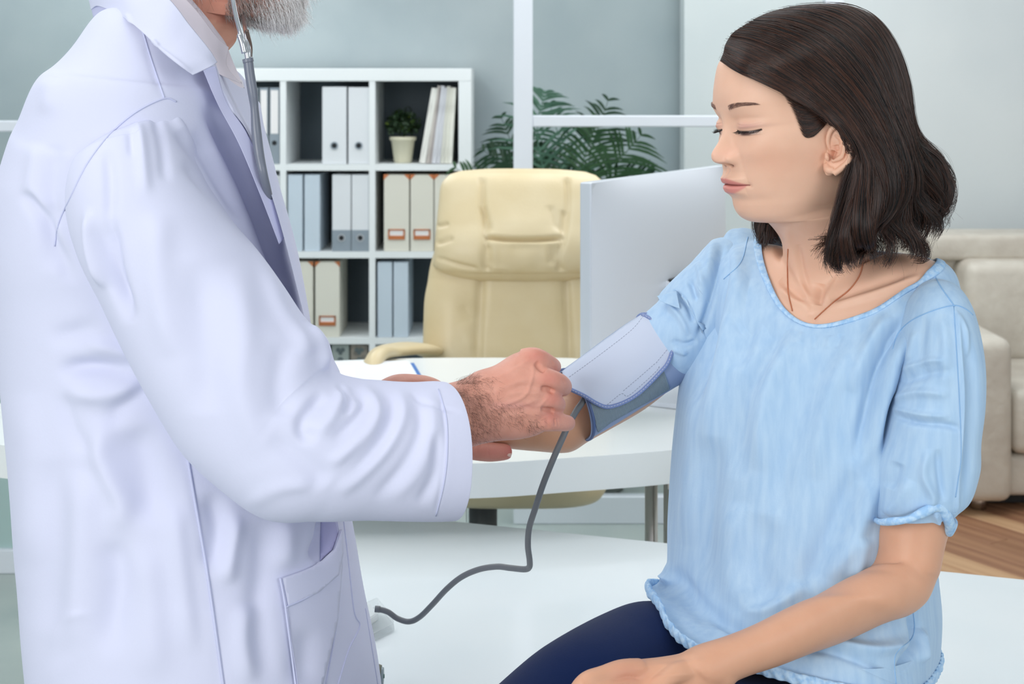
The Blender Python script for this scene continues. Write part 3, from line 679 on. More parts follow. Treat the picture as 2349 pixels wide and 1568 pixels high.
def ringloft(ctrl, n=200, m=200, close=False):
    """closed control rings (k rings x c points of picture x, y, distance) interpolated both ways"""
    R0 = []
    for ring in ctrl:
        p = Pn(ring); q = np.vstack([p[-2:], p, p[:3]]); k = len(p)
        t = np.linspace(0, k, n, endpoint=False); i = t.astype(int); f = (t-i)[:, None]; i = i+2
        a, b, c, d = q[i-1], q[i], q[i+1], q[i+2]
        R0.append(0.5*((2*b)+(-a+c)*f+(2*a-5*b+4*c-d)*f**2+(-a+3*b-3*c+d)*f**3))
    X = np.stack(R0).reshape(len(ctrl), -1); X = catmull(X, m).reshape(m, n, 3)
    return [X[i] for i in range(m)]
def solid(me, t, both=False):
    bm = bmesh.new(); bm.from_mesh(me); bmesh.ops.recalc_face_normals(bm, faces=bm.faces)
    bmesh.ops.solidify(bm, geom=bm.faces[:], thickness=t); bm.to_mesh(me); bm.free(); return me
def grid_patch(ctrl, nu=40, nv=40, t=0.003):
    """sheet through a small grid of (px,py,d) control points; t = thickness away from the camera"""
    G = np.stack([catmull(Pn(r), nv) for r in ctrl]); G = catmull(G.reshape(len(ctrl), -1), nu).reshape(nu, nv, 3)
    v = G.reshape(-1, 3); i = np.arange(nu-1)[:, None]*nv; j = np.arange(nv-1)[None, :]
    f = np.stack([i+j, i+j+1, i+nv+j+1, i+nv+j], -1).reshape(-1, 4)
    nrm = np.cross(v[f[:, 1]]-v[f[:, 0]], v[f[:, 3]]-v[f[:, 0]]).sum(0)
    if nrm[1] > 0: f = f[:, ::-1]
    back = v+np.array([0, t, 0]); N = len(v); fb = f[:, ::-1]+N
    bd = [(a*nv) for a in range(nu)]; e = []
    edge = list(range(nv))+[(a*nv+nv-1) for a in range(1, nu)]+[((nu-1)*nv+b) for b in range(nv-2, -1, -1)]+[(a*nv) for a in range(nu-2, 0, -1)]
    e = np.array([(edge[k], edge[(k+1) % len(edge)]) for k in range(len(edge))])
    fs = np.stack([e[:, 1], e[:, 0], e[:, 0]+N, e[:, 1]+N], 1)
    me = mesh_np('patch', np.vstack([v, back]), np.vstack([f, fb, fs]))
    bm = bmesh.new(); bm.from_mesh(me); bmesh.ops.recalc_face_normals(bm, faces=bm.faces); bm.to_mesh(me); bm.free(); return me
def poly_smooth(pts, n):
    p = np.asarray(pts, float); q = np.vstack([p, p[0]]); return catmull(q, n)[:-1]
def surf_patch(tree, poly, step=6.0, off=0.002, t=0.0015, smooth=0, origin=None):
    """a piece of cloth lying on the surface that the polygon covers in plan, lifted by off and t thick"""
    b = np.asarray(poly, float)
    if smooth: b = poly_smooth(b, smooth)
    else:
        o = []
        for i in range(len(b)):
            a, c = b[i], b[(i+1) % len(b)]; k = max(1, int(np.hypot(*(c-a))/step)); o += [a+(c-a)*s/k for s in range(k)]
        b = np.array(o)
    gx = np.arange(b[:, 0].min()+step/2, b[:, 0].max(), step); gy = np.arange(b[:, 1].min()+step/2, b[:, 1].max(), step)
    X, Y = np.meshgrid(gx, gy); X = X.ravel(); Y = Y.ravel(); ins = np.zeros(len(X), bool)
    for i in range(len(b)):
        (x0, y0), (x1, y1) = b[i-1], b[i]
        c = ((y0 > Y) != (y1 > Y)) & (X < (x1-x0)*(Y-y0)/(y1-y0+1e-12)+x0); ins ^= c
    dm = np.full(len(X), 1e9)
    for i in range(len(b)): dm = np.minimum(dm, seg_dist(X, Y, b[i-1], b[i])[0])
    k = ins & (dm > step*.45); pts = [Vector(p) for p in b]+[Vector((x, y)) for x, y in zip(X[k], Y[k])]
    nb = len(b); r = delaunay_2d_cdt(pts, [], [list(range(nb))], 1, 1e-4)
    o = Vector((0, 0, CZ)); V = []; N = []; ok = []
    for p in r[0]:
        d = (P(p.x, p.y, 1.0)-o).normalized(); h = tree.ray_cast(o, d)
        ok.append(h[0] is not None); V.append(h[0]+(-h[1] if h[1].dot(d) > 0 else h[1])*off if h[0] is not None else Vector((0, 0, 0))); N.append(-d)
    bm = bmesh.new(); vs = [bm.verts.new(v) for v in V]
    for f in r[2]:
        if len(f) == 3 and all(ok[i] for i in f):
            try: bm.faces.new([vs[i] for i in f])
            except ValueError: pass
    bmesh.ops.delete(bm, geom=[v for v in bm.verts if not v.link_faces], context='VERTS')
    bm.normal_update()
    bmesh.ops.recalc_face_normals(bm, faces=bm.faces)
    bm.normal_update(); s = sum((f.normal.dot((f.calc_center_median()-o)) for f in bm.faces))
    if s > 0: bmesh.ops.reverse_faces(bm, faces=bm.faces)
    bmesh.ops.solidify(bm, geom=bm.faces[:], thickness=t)
    me = bpy.data.meshes.new('patch'); bm.to_mesh(me); bm.free(); return me
def surf_line(tree, pts, r, lift=0.0, n=6, dens=7, flat=None):
    c = catmull(np.asarray(pts, float), dens*len(pts)); q = snap(tree, c, lift)
    return tube_mesh(q, r, n=n) if len(q) > 2 else None
def surf_dashes(tree, pts, r, dash=5.0, gap=4.0, lift=0.0008):
    """row of short stitches"""
    c = catmull(np.asarray(pts, float), 40*len(pts)); L = np.r_[0, np.cumsum(np.hypot(*np.diff(c, axis=0).T))]; out = []
    s = 0.0
    while s+dash < L[-1]:
        q = [(np.interp(s+dash*u, L, c[:, 0]), np.interp(s+dash*u, L, c[:, 1])) for u in (0, .5, 1)]; w = snap(tree, q, lift)
        if len(w) == 3: out.append(tube_mesh(w, r, n=4))
        s += dash+gap
    return join_meshes(out) if out else None
def paint(me, cols, name='tint'):
    a = me.color_attributes.new(name, 'FLOAT_COLOR', 'POINT'); c = np.ones((len(me.vertices), 4), np.float32); c[:, :3] = cols
    a.data.foreach_set('color', c.ravel())
def clear_of(V, tree, gap, soft=True):
    """move cloth points that come closer than gap to the body outwards"""
    W = V.copy()
    for i, p in enumerate(V):
        co, n, _, d = tree.find_nearest(Vector(p), gap+.03)
        if co is None: continue
        s = (Vector(p)-co).dot(n)
        if s < gap: W[i] = p+np.array(n)*(gap-s)
    return W
def head_frame(yaw_f, pitch):
    fx, fy = yaw_f; n = math.hypot(fx, fy); fx /= n; fy /= n
    f = np.array([fx, fy, 0.0]); l = np.array([-fy, fx, 0.0]); z = np.array([0, 0, 1.0])
    return f*math.cos(pitch)-z*math.sin(pitch), l, z*math.cos(pitch)+f*math.sin(pitch)
HEAD_ROWS = [  # front x,z | side x,z,half width | back x,z | squareness   (centimetres, ears at the origin)
    (-1.0, 15.25, -1.4, 15.25, .5, -1.9, 15.25, 2), (3.2, 14.95, -1.2, 14.9, 3.2, -5.2, 14.6, 2), (6.6, 14.1, -1, 13.9, 5.2, -7.9, 13.0, 2.1), (8.6, 12.9, -.8, 12.4, 6.1, -9.0, 11.0, 1.95), (9.5, 11.9, -.6, 11.1, 6.8, -9.4, 9.6, 2.0),
    (10.2, 9.8, -.4, 9.1, 7.1, -9.6, 7.5, 2.05), (10.42, 8.3, 0, 7.5, 7.15, -9.5, 6, 2.15), (10.3, 7.1, 0, 6.3, 7.05, -9.3, 5, 2.28), (10.05, 6.1, 0, 5.3, 7.0, -9.1, 4, 2.4), (9.85, 5, .2, 4.3, 6.95, -8.8, 3, 2.45), (9.8, 4, .3, 3.4, 7.0, -8.5, 2, 2.5),
    (9.85, 3, .4, 2.5, 6.9, -8.1, 1, 2.45), (9.95, 2, .5, 1.5, 6.75, -7.7, 0, 2.4), (10.1, 1, .7, .5, 6.5, -7.2, -1, 2.3), (10.35, 0, .9, -.4, 6.25, -6.8, -1.8, 2.2), (10.45, -.8, 1.1, -1.2, 6.05, -6.5, -2.6, 2.15), (10.4, -1.7, 1.3, -2, 5.85, -6.3, -3.3, 2.1),
    (10.25, -2.6, 1.5, -2.8, 5.65, -6.2, -4, 2.05), (9.95, -3.4, 1.8, -3.5, 5.5, -6.1, -4.6, 1.97), (9.9, -4.2, 1.9, -4.2, 5.3, -6, -5.1, 1.93), (9.68, -5.0, 2.0, -4.8, 5.05, -6, -5.6, 1.9), (9.2, -5.7, 2.0, -5.2, 4.85, -6, -6.0, 1.9), (8.3, -6.25, 1.8, -5.7, 4.7, -6, -6.5, 1.93),
    (7.1, -6.55, 1.2, -6.4, 4.8, -6.1, -7, 2.05), (5.7, -6.85, .5, -7.2, 4.9, -6.2, -8, 2.1)]
def sinterp(x, xp, fp, w):
    g = np.linspace(xp[0]-4*w, xp[-1]+4*w, 1600); f = np.interp(g, xp, fp); k = np.arange(-80, 81)*(g[1]-g[0]); k = k[np.abs(k) < 3.2*w]; kk = np.exp(-(k/w)**2); kk /= kk.sum()
    return np.interp(x, g, np.convolve(np.pad(f, len(k)//2, mode='edge'), kk, 'valid')[:len(g)])
def face_features(y, z, male):
    a = np.abs(y); G = lambda y0, z0, sy, sz: np.exp(-((a-y0)/sy)**2-((z-z0)/sz)**2)
    nh = sinterp(z, [.1, .4, .68, .92, 1.2, 1.6, 2.1, 2.55, 3.2, 4.1, 5.2, 6.2, 7.2], [0, .12, .5, 1.35, 2.0, 2.28, 2.34, 2.1, 1.5, .86, .44, .22, 0], .16)
    nw = sinterp(z, [.5, 1.2, 2.0, 2.9, 4, 5, 6, 7], [1.0, 1.02, 1.02, .76, .66, .64, .78, 1.0], .25)
    d = nh*np.exp(-(a/nw)**2.5)
    d += .92*G(1.5, 1.5, .50, .58)+.32*G(1.1, 1.05, .5, .38)            # wings of the nose
    d -= .55*G(.72, .72, .34, .26)                                      # nostrils
    d -= .10*G(2.2, 1.45, .32, .5)                                     # crease beside the wing
    d -= .30*G(1.6, 5.3, .75, .8)+.30*G(3.3, 5.75, 1.5, .42)            # sockets
    d += .42*G(3.25, 4.95, 1.35, .62)                                   # lids over the eyeballs
    zl = 4.55-.16*np.clip(1-((a-3.25)/1.45)**2, -1, 1); lid = np.clip(1-((a-3.25)/1.62)**2, 0, 1)**.5
    d -= .16*np.exp(-((z-zl+.10)/.12)**2)*lid                           # slit under the upper lid
    d -= .09*np.exp(-((z-zl-.62-.1*lid)/.10)**2)*lid                    # lid fold
    d -= .10*G(3.2, 3.85, 1.3, .3)
    d += .22*G(3.2, 7.25, 1.6, .55)                                     # brow ridge
    d += .42*G(3.7, 2.0, 1.9, 1.5)+.15*G(5.2, 2.8, 1.2, .9)             # cheek
    d -= .05*np.exp(-((a-2.15-.35*(1.2-z)*.6)/.35)**2-((z-.4)/1.2)**2)  # fold from nose to mouth
    lip = np.clip(1-(a/2.65)**2, 0, 1)
    zm = -1.60-.10*(a/2.5)**2+.06*np.exp(-(a/.5)**2)
    up = sinterp(z-zm, [-.05, .06, .35, .75, 1.05, 1.5], [0, .55, .82, .88, .32, 0], .07); lo = sinterp(z-zm, [-1.7, -1.25, -.85, -.38, -.06, .05], [0, .22, .74, .86, .55, 0], .07)
    d += (up*lip**.95+lo*np.clip(1-(a/2.2)**2, 0, 1)**.8)*(.86)
    d -= .30*np.exp(-((z-zm)/.085)**2)*np.clip(1-(a/2.75)**2, 0, 1)**.4+.20*G(2.65, -1.72, .3, .3)
    d -= .10*G(0, -.35, .25, .45)-.07*G(.42, -.3, .16, .45)
    d += .10*G(0, -4.6, 1.6, .8)+.0*a
    if male: d += .25*G(3.2, 7.3, 1.9, .5)+.2*G(0, -4.8, 2.2, 1.0)
    return d
def lip_mask(y, z):
    a = np.abs(y); zm = -1.60-.10*(a/2.5)**2+.06*np.exp(-(a/.5)**2)
    ztop = -1.62+np.clip(1-(a/2.55)**1.6, 0, 1)*.92-.10*np.exp(-(a/.28)**2); zbot = -1.70-np.clip(1-(a/2.35)**2, 0, 1)**.7*.98
    s = lambda v: 1/(1+np.exp(-np.clip(v/.05, -50, 50))); return s(ztop-z)*s(z-zbot)*(a < 2.6)
def head_mesh(O, fr, s, neck, n=380, m=560, male=False, chest=((-.57, -.82), (.82, -.57))):
    f, l, u = fr; t = np.linspace(0, 2*math.pi, n, endpoint=False); ph = t-.55*np.sin(t); c, sn = np.cos(ph), np.sin(ph); rings = []
    for (fx, fz, sx_, sz_, w, bx_, bz_, e) in HEAD_ROWS:
        ce = np.sign(c)*np.abs(c)**(2/e); se = np.sign(sn)*np.abs(sn)**(2/np.where(c > 0, e, 2.1))
        fxx = np.where(c > 0, fx-sx_, sx_-bx_); fzz = np.where(c > 0, fz-sz_, sz_-bz_)
        x = sx_+ce*fxx; z = sz_+ce*fzz; y = w*se
        rings.append(np.stack([x, y, z], 1)*.01*s@np.stack([f, l, u])+O)
    fh = f*[1, 1, 0]; fh /= np.linalg.norm(fh); g, h = np.array([*chest[0], 0]), np.array([*chest[1], 0])
    for (C, a_, b_, lift) in neck:
        dv = c[:, None]*fh+sn[:, None]*l; cg, ch = dv@g, dv@h; e = 2.2 if b_ > a_*1.2 else 2.0
        r = (np.abs(cg/a_)**e+np.abs(ch/b_)**e)**(-1/e); p = np.array(C)+dv*r[:, None]; p[:, 2] += lift*np.clip(np.abs(ch*r)/b_, 0, 1)**2
        rings.append(p)
    K = len(rings); X = catmull(np.stack(rings).reshape(K, -1), m).reshape(m, n, 3)
    L = (X.reshape(-1, 3)-O)@np.stack([f, l, u]).T*100/s
    row = np.repeat(np.linspace(0, K-1, m), n); w = np.clip((len(HEAD_ROWS)-2.0-row)/2, 0, 1)*np.clip(np.tile(c, m)*2.5+.1, 0, 1)
    d = face_features(L[:, 1], L[:, 2], male)*w
    V = X.reshape(-1, 3)+(d*.01*s)[:, None]*f
    me = rings_mesh(list(V.reshape(m, n, 3)), True); return me, L, row
def nets_local(me, O, fr, s):
    return (verts_np(me)-O)@np.stack(fr).T*100/s
# ear, modelled once in the head's own centimetres
EAR = None
def ear_local():
    E = lambda a: [P(*p) for p in a]
    ms = [loft([(1908, 291, 1929, 291, 1.574, .0022, -.002), (1899, 312, 1941, 317, 1.574, .0026, -.006), (1893, 340, 1949, 345, 1.576, .0028, -.009), (1889, 366, 1945, 368, 1.578, .003, -.008), (1888, 386, 1928, 388, 1.579, .0032, -.004), (1893, 399, 1912, 400, 1.579, .0028, -.001)], n=40, m=50),
          tube_mesh(E([(1908, 352, 1.580), (1899, 326, 1.577), (1905, 300, 1.572), (1921, 289, 1.569), (1936, 300, 1.566), (1945, 325, 1.563), (1951, 349, 1.563), (1946, 369, 1.566), (1929, 387, 1.571), (1913, 398, 1.575)]), [.0020, .0024, .0029, .0033, .0033, .0031, .003, .0032, .0036, .0038], n=14, m=70),
          tube_mesh(E([(1922, 305, 1.573), (1933, 318, 1.569), (1937, 340, 1.568), (1931, 358, 1.570), (1918, 366, 1.573), (1908, 368, 1.576)]), [.0018, .0024, .0029, .0029, .0026, .0024], n=12, m=40),
          tube_mesh(E([(1896, 350, 1.578), (1897, 360, 1.576), (1899, 368, 1.577)]), [.0018, .0028, .002], n=12, m=10),
          tube_mesh(E([(1894, 376, 1.582), (1900, 389, 1.577), (1911, 391, 1.576)]), [.0028, .0044, .0042], n=12, m=14)]
    me = remesh(ms, .0007, 12, .5)
    carve(me, [([(1914, 346), (1910, 356), (1906, 362)], 6, -.0055, 'r', .1), ([(1918, 332), (1920, 346)], 7, -.0028), ([(1914, 310), (1926, 320), (1930, 336)], 4, -.0022), ([(1939, 318), (1943, 345), (1938, 362)], 2.5, -.0016)])
    return me
# ------------------------------------------------------------------ the standing doctor in a white coat
M_coat = mat('coat_cotton', srgb(212, 215, 237), 0.9, spec=.1, sheen=.1, bump=((260, 260, 260), .12, .001, 2))
M_coat_shade = mat('coat_cotton_shaded', srgb(204, 206, 236), 0.9, spec=.1)  # coat cotton again, with lavender shade put into its colour
M_seam = mat('coat_seam', srgb(202, 206, 234), 0.9, spec=.1)
M_skin_m = mat('skin_doctor', srgb(206, 148, 128), 0.5, spec=.35, sss=.12, attr='tint', noise=((60, 60, 60), (.93, .88, .86, 1), 4, .4, .75), bump=((420, 420, 420), .35, .0008, 3))
M_shirt = mat('shirt_pinkish_white', srgb(228, 220, 230), 0.8, spec=.2)
M_trous = mat('trousers_grey', srgb(70, 76, 88), .85); M_shoe = mat('shoe_black', srgb(24, 22, 22), .35)
doc = tag(empty('person', (-.45, 1.75, 0)), 'standing grey bearded man in a white coat, hands at the arm of the seated woman', 'person')

torso_s = [(262, 20, 470, 60, 1.74, .085), (232, 62, 512, 100, 1.735, .115), (190, 98, 528, 150, 1.73, .15), (122, 160, 560, 205, 1.73, .18), (72, 215, 580, 250, 1.73, .20), (36, 282, 592, 310, 1.735, .212),
           (8, 385, 620, 400, 1.74, .22), (-6, 500, 650, 500, 1.74, .222), (-6, 620, 682, 620, 1.74, .22), (2, 740, 705, 740, 1.735, .213), (8, 860, 722, 860, 1.73, .207), (16, 980, 745, 980, 1.725, .205),
           (27, 1120, 782, 1120, 1.72, .207), (36, 1260, 812, 1260, 1.72, .212), (46, 1400, 836, 1400, 1.715, .216), (62, 1568, 868, 1568, 1.715, .222), (75, 1800, 890, 1800, 1.715, .225), (85, 2150, 905, 2150, 1.715, .228)]
torso_s = [(q[0]+float(np.interp(i, [0, 2, 5, 10, 17], [8, 18, 30, 26, 40])),)+q[1:] for i, q in enumerate(torso_s)]
coat_me = cloth_tube(torso_s, n=520, m=620, power=2.25, start='cap', end='hem', depth=.08, wall=.003)
coat_strokes = [
    ([(52, 440), (90, 490), (125, 560), (165, 650)], 14, -.008), ([(75, 430), (115, 500), (150, 580)], 12, .004),
    ([(118, 470), (108, 540), (118, 620)], 20, -.005), ([(130, 330), (118, 420), (122, 520)], 22, -.0055), ([(85, 330), (70, 450)], 22, .004),
    ([(135, 850), (200, 842), (310, 850)], 20, -.013, 'r', .5), ([(110, 772), (170, 765), (230, 740)], 24, -.006, 'r', .5), ([(150, 895), (240, 905), (330, 880)], 26, .008),
    ([(248, 975), (262, 935), (300, 905), (340, 870)], 18, -.015, 's', .3), ([(238, 960), (232, 1040), (262, 1110), (285, 1160), (262, 1220)], 26, .010),
    ([(300, 980), (330, 1080), (350, 1200)], 46, -.010), ([(200, 790), (260, 800), (310, 820)], 18, .006),
    ([(142, 900), (165, 980), (200, 1040)], 16, -.005), ([(60, 900), (75, 1100), (70, 1300)], 50, .005), ([(120, 1050), (130, 1250), (110, 1450)], 50, -.006), ([(190, 1080), (185, 1250), (175, 1500)], 50, .007),
    ([(255, 1240), (270, 1330), (245, 1500)], 34, -.009), ([(330, 1250), (350, 1400), (350, 1560)], 40, .006), ([(400, 1150), (415, 1300), (440, 1500)], 24, .007),
    ([(426, 1030), (446, 1150), (480, 1340), (512, 1568), (560, 1900)], 5, -.010, 's', .06), ([(418, 1050), (438, 1160), (470, 1340), (500, 1560)], 8, .004),
    ([(480, 1130), (500, 1220), (485, 1300)], 26, -.009), ([(545, 1180), (528, 1260), (520, 1340)], 18, .010), ([(600, 1190), (600, 1300), (590, 1420), (610, 1568)], 30, -.006),
    ([(570, 1380), (560, 1470), (575, 1568)], 24, .007), ([(660, 1190), (655, 1300)], 26, .006), ([(700, 1440), (690, 1568)], 30, -.006),
    ([(750, 1180), (745, 1240), (720, 1285)], 16, -.022, 'r', .3), ([(110, 1480), (150, 1420), (210, 1400)], 8, .003), ([(100, 1560), (200, 1490)], 8, .003),
    ([(470, 240), (520, 330), (575, 440), (620, 560), (655, 660)], 14, -.013), ([(500, 240), (560, 340), (610, 450), (650, 580)], 12, .008), ([(440, 300), (500, 400), (560, 500)], 20, -.008),
    ([(560, 330), (600, 430), (630, 520)], 9, -.008), ([(330, 95), (350, 160), (376, 226)], 3, -.003), ([(120, 180), (110, 260)], 30, .004)]
smooth_np(coat_me, 60, .6); carve(coat_me, [(q[0], q[1], q[2]*1.25)+tuple(q[3:]) for q in coat_strokes]); smooth_np(coat_me, 22, .5)
coat = put('coat', coat_me, M_coat, doc, True); ctree = tree_of(coat_me)
# put() moved the mesh into the person's space: rebuild the tree in room space
def world_tree(o):
    me = o.data.copy(); me.transform(parent_world(o)); t = tree_of(me); bpy.data.meshes.remove(me); return t
ctree = world_tree(coat)

sleeve_s = [(318, 300, 398, 262, 1.600, .03), (256, 345, 428, 280, 1.600, .062), (194, 412, 446, 345, 1.590, .088), (172, 500, 478, 425, 1.57, .10), (196, 600, 530, 505, 1.555, .10), (246, 700, 588, 575, 1.545, .098),
            (300, 812, 645, 655, 1.535, .096), (362, 925, 695, 730, 1.525, .095), (432, 1035, 742, 775, 1.52, .094), (515, 1112, 758, 830, 1.515, .092), (612, 1176, 776, 862, 1.51, .09),
            (704, 1176, 838, 880, 1.515, .086), (800, 1176, 905, 884, 1.525, .082), (900, 1181, 968, 884, 1.535, .079), (975, 1185, 1012, 880, 1.545, .077), (1026, 1186, 1034, 880, 1.552, .076)]
sl_me = cloth_tube(sleeve_s, n=420, m=620, power=2.2, start='cap', end='hem', depth=.10, wall=.003)
sleeve_strokes = [
    ([(748, 905), (720, 930), (694, 966), (698, 1000), (730, 985)], 16, -.011), ([(790, 880), (775, 930), (752, 970), (720, 1000)], 16, .007), ([(775, 880), (800, 920), (790, 950)], 7, -.008),
    ([(825, 884), (866, 930), (850, 985), (790, 1040), (752, 1066)], 17, .007), ([(800, 890), (835, 925), (800, 975), (760, 1010)], 12, -.006),
    ([(868, 890), (898, 950), (865, 1025), (796, 1104)], 17, -.006), ([(912, 890), (925, 950), (893, 1020), (825, 1090), (770, 1135)], 18, .006),
    ([(948, 888), (965, 980), (925, 1070), (860, 1143)], 17, -.005), ([(985, 885), (994, 980), (965, 1070), (900, 1150)], 18, .004),
    ([(940, 900), (990, 930), (1060, 945)], 5, -.004), ([(1000, 990), (1000, 1080), (960, 1160)], 16, -.004),
    ([(620, 1000), (700, 1060), (750, 1110)], 30, -.005), ([(540, 600), (560, 760), (555, 900), (600, 1050)], 40, .005), ([(450, 600), (470, 780), (470, 950)], 46, -.006),
    ([(360, 480), (365, 650), (400, 820)], 40, .006), ([(250, 500), (265, 620), (300, 740)], 20, -.011), ([(205, 480), (212, 570), (240, 660)], 14, .010), ([(225, 520), (250, 620), (280, 700)], 10, -.006),
    ([(376, 236), (430, 320), (490, 400)], 11, .007), ([(395, 238), (452, 320), (510, 420)], 9, -.008), ([(350, 250), (372, 330), (380, 420)], 13, -.004), ([(315, 275), (325, 350), (335, 450)], 15, .005),
    ([(300, 295), (305, 360)], 10, -.004), ([(245, 345), (252, 420), (250, 520)], 14, -.006), ([(420, 370), (470, 420), (540, 500), (600, 590)], 18, -.006), ([(405, 300), (470, 390)], 12, -.004),
    ([(600, 600), (640, 700), (680, 760), (720, 810)], 20, .006), ([(660, 780), (640, 880), (650, 960)], 40, -.006), ([(700, 740), (735, 790), (745, 850)], 12, .008), ([(560, 1160), (640, 1120), (720, 1110)], 18, .003),
    ([(1010, 910), (1022, 1000), (1016, 1090), (1000, 1175)], 3, -.002, 'r', .1)]
carve(sl_me, [(q[0], q[1], q[2]*(.75 if i < 10 else 1.15))+tuple(q[3:]) for i, q in enumerate(sleeve_strokes)]); smooth_np(sl_me, 22, .5)
sleeve = put('sleeve', sl_me, M_coat, coat, True); stree = world_tree(sleeve)
# far sleeve (his left arm, mostly hidden)
put('sleeve', cloth_tube([(330, 300, 470, 260, 1.88, .08), (330, 420, 520, 380, 1.88, .09), (400, 600, 590, 540, 1.86, .09), (480, 760, 660, 680, 1.84, .085), (560, 900, 700, 790, 1.81, .08), (640, 960, 745, 850, 1.79, .07), (760, 965, 800, 872, 1.76, .055), (848, 962, 862, 884, 1.745, .045)],
                         n=80, m=160, start='cap', end='hem', depth=.05), M_coat, coat, True)
# armhole seam, side seam and yoke seam as raised stitching
def seam(tree, pts, r, m, parent, lift=.0004, name='seam'):
    q = surf_line(tree, pts, r, lift)
    return put(name, q, m, parent, True) if q else None
class Both:
    def __init__(s, *t): s.t = t
    def ray_cast(s, o, d):
        hs = [x.ray_cast(o, d) for x in s.t]; hs = [h for h in hs if h[0] is not None]
        return min(hs, key=lambda h: h[3]) if hs else (None, None, None, None)
cs = Both(ctree, stree)
seam(cs, [(125, 565), (135, 510), (160, 455), (200, 375), (250, 310), (310, 258), (376, 226), (405, 233)], .0010, M_seam, coat)
seam(ctree, [(327, 70), (345, 130), (365, 190), (377, 225)], .0009, M_seam, coat)
seam(ctree, [(430, 1045), (446, 1140), (478, 1330), (512, 1568), (540, 1750)], .0016, M_seam, coat)
seam(stree, [(1006, 892), (1024, 960), (1026, 1040), (1018, 1110), (1000, 1183)], .0007, M_seam, sleeve)
# collar, lapels
def slab(ctrl, t, m, parent, name, nu=40, nv=60, strokes=None):
    me = grid_patch(ctrl, nu, nv, t)
    if strokes: carve(me, strokes)
    return put(name, me, m, parent, True)
slab([[(212, -60, 1.78), (232, -62, 1.70), (300, -50, 1.62), (380, -8, 1.585), (436, 60, 1.575), (478, 112, 1.575), (497, 142, 1.58)],
      [(202, -20, 1.79), (224, -24, 1.69), (288, -5, 1.605), (360, 45, 1.57), (412, 98, 1.56), (455, 132, 1.56), (484, 152, 1.565)],
      [(208, 22, 1.79), (226, 14, 1.69), (280, 38, 1.60), (332, 78, 1.565), (380, 124, 1.55), (412, 150, 1.545), (442, 172, 1.552)]], .004, M_coat, coat, 'collar', 60, 120,
     [([(300, 60), (380, 120), (440, 165)], 6, .0015), ([(290, 30), (300, 60)], 6, .002), ([(350, 90), (365, 105)], 6, .002)])
slab([[(205, 0, 1.79), (222, 2, 1.72), (245, 10, 1.66), (275, 24, 1.62)], [(214, 40, 1.79), (226, 42, 1.72), (248, 44, 1.67), (280, 46, 1.63)]], .004, M_coat_shade, coat, 'collar_stand', 10, 60)
# near lapel turning to the front edge
slab([[(470, 150, 1.60), (512, 230, 1.60), (566, 300, 1.60), (610, 410, 1.60), (650, 540, 1.60), (700, 735, 1.60)],
      [(492, 148, 1.61), (526, 222, 1.615), (582, 315, 1.62), (632, 415, 1.63), (668, 540, 1.63), (708, 738, 1.63)],
      [(500, 146, 1.66), (530, 210, 1.68), (586, 322, 1.70), (636, 425, 1.71), (672, 545, 1.71), (712, 742, 1.71)]], .003, M_coat, coat, 'lapel', 30, 120,
     [([(495, 180), (540, 270), (580, 330)], 4, .003)])
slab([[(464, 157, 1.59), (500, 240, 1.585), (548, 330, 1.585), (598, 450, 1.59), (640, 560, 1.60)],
      [(494, 152, 1.60), (518, 232, 1.60), (566, 306, 1.60), (612, 415, 1.605), (652, 545, 1.61)]], .003, M_coat_shade, coat, 'lapel_fold', 20, 90)
# pocket on the near side
pk = surf_patch(ctree, [(643, 1325), (690, 1309), (735, 1290), (762, 1262), (776, 1215), (780, 1300), (770, 1420), (752, 1500), (736, 1568), (700, 1640), (684, 1600), (664, 1470), (655, 1392)], 7, .0035, .002)
pocket = put('pocket', pk, M_coat, coat, True)
put('pocket_band', surf_patch(ctree, [(643, 1325), (690, 1309), (735, 1290), (762, 1262), (776, 1215), (779, 1270), (768, 1320), (722, 1360), (656, 1392)], 6, .0052, .0018), M_coat, pocket, True)
for pts in ([(643, 1325), (655, 1392), (678, 1568), (690, 1640)], [(655, 1392), (700, 1372), (740, 1345), (772, 1312)]): seam(ctree, pts, .0012, M_seam, coat, .006)
for pts in ([(786, 1180), (797, 1270), (812, 1400), (825, 1435), (800, 1490), (776, 1568)], [(765, 1180), (782, 1260), (780, 1330), (772, 1430), (748, 1568)], [(838, 1395), (852, 1480), (866, 1568)]): seam(ctree, pts, .0010, M_seam, coat, .0006)
put('pocket_opening_shade', surf_patch(ctree, [(736, 1180), (770, 1180), (776, 1222), (760, 1262), (734, 1287)], 6, .0012, .001), mat('pocket_painted_shade', srgb(178, 178, 216), .9), coat, True)  # darker sheet laid on the coat: painted shade of the pocket opening

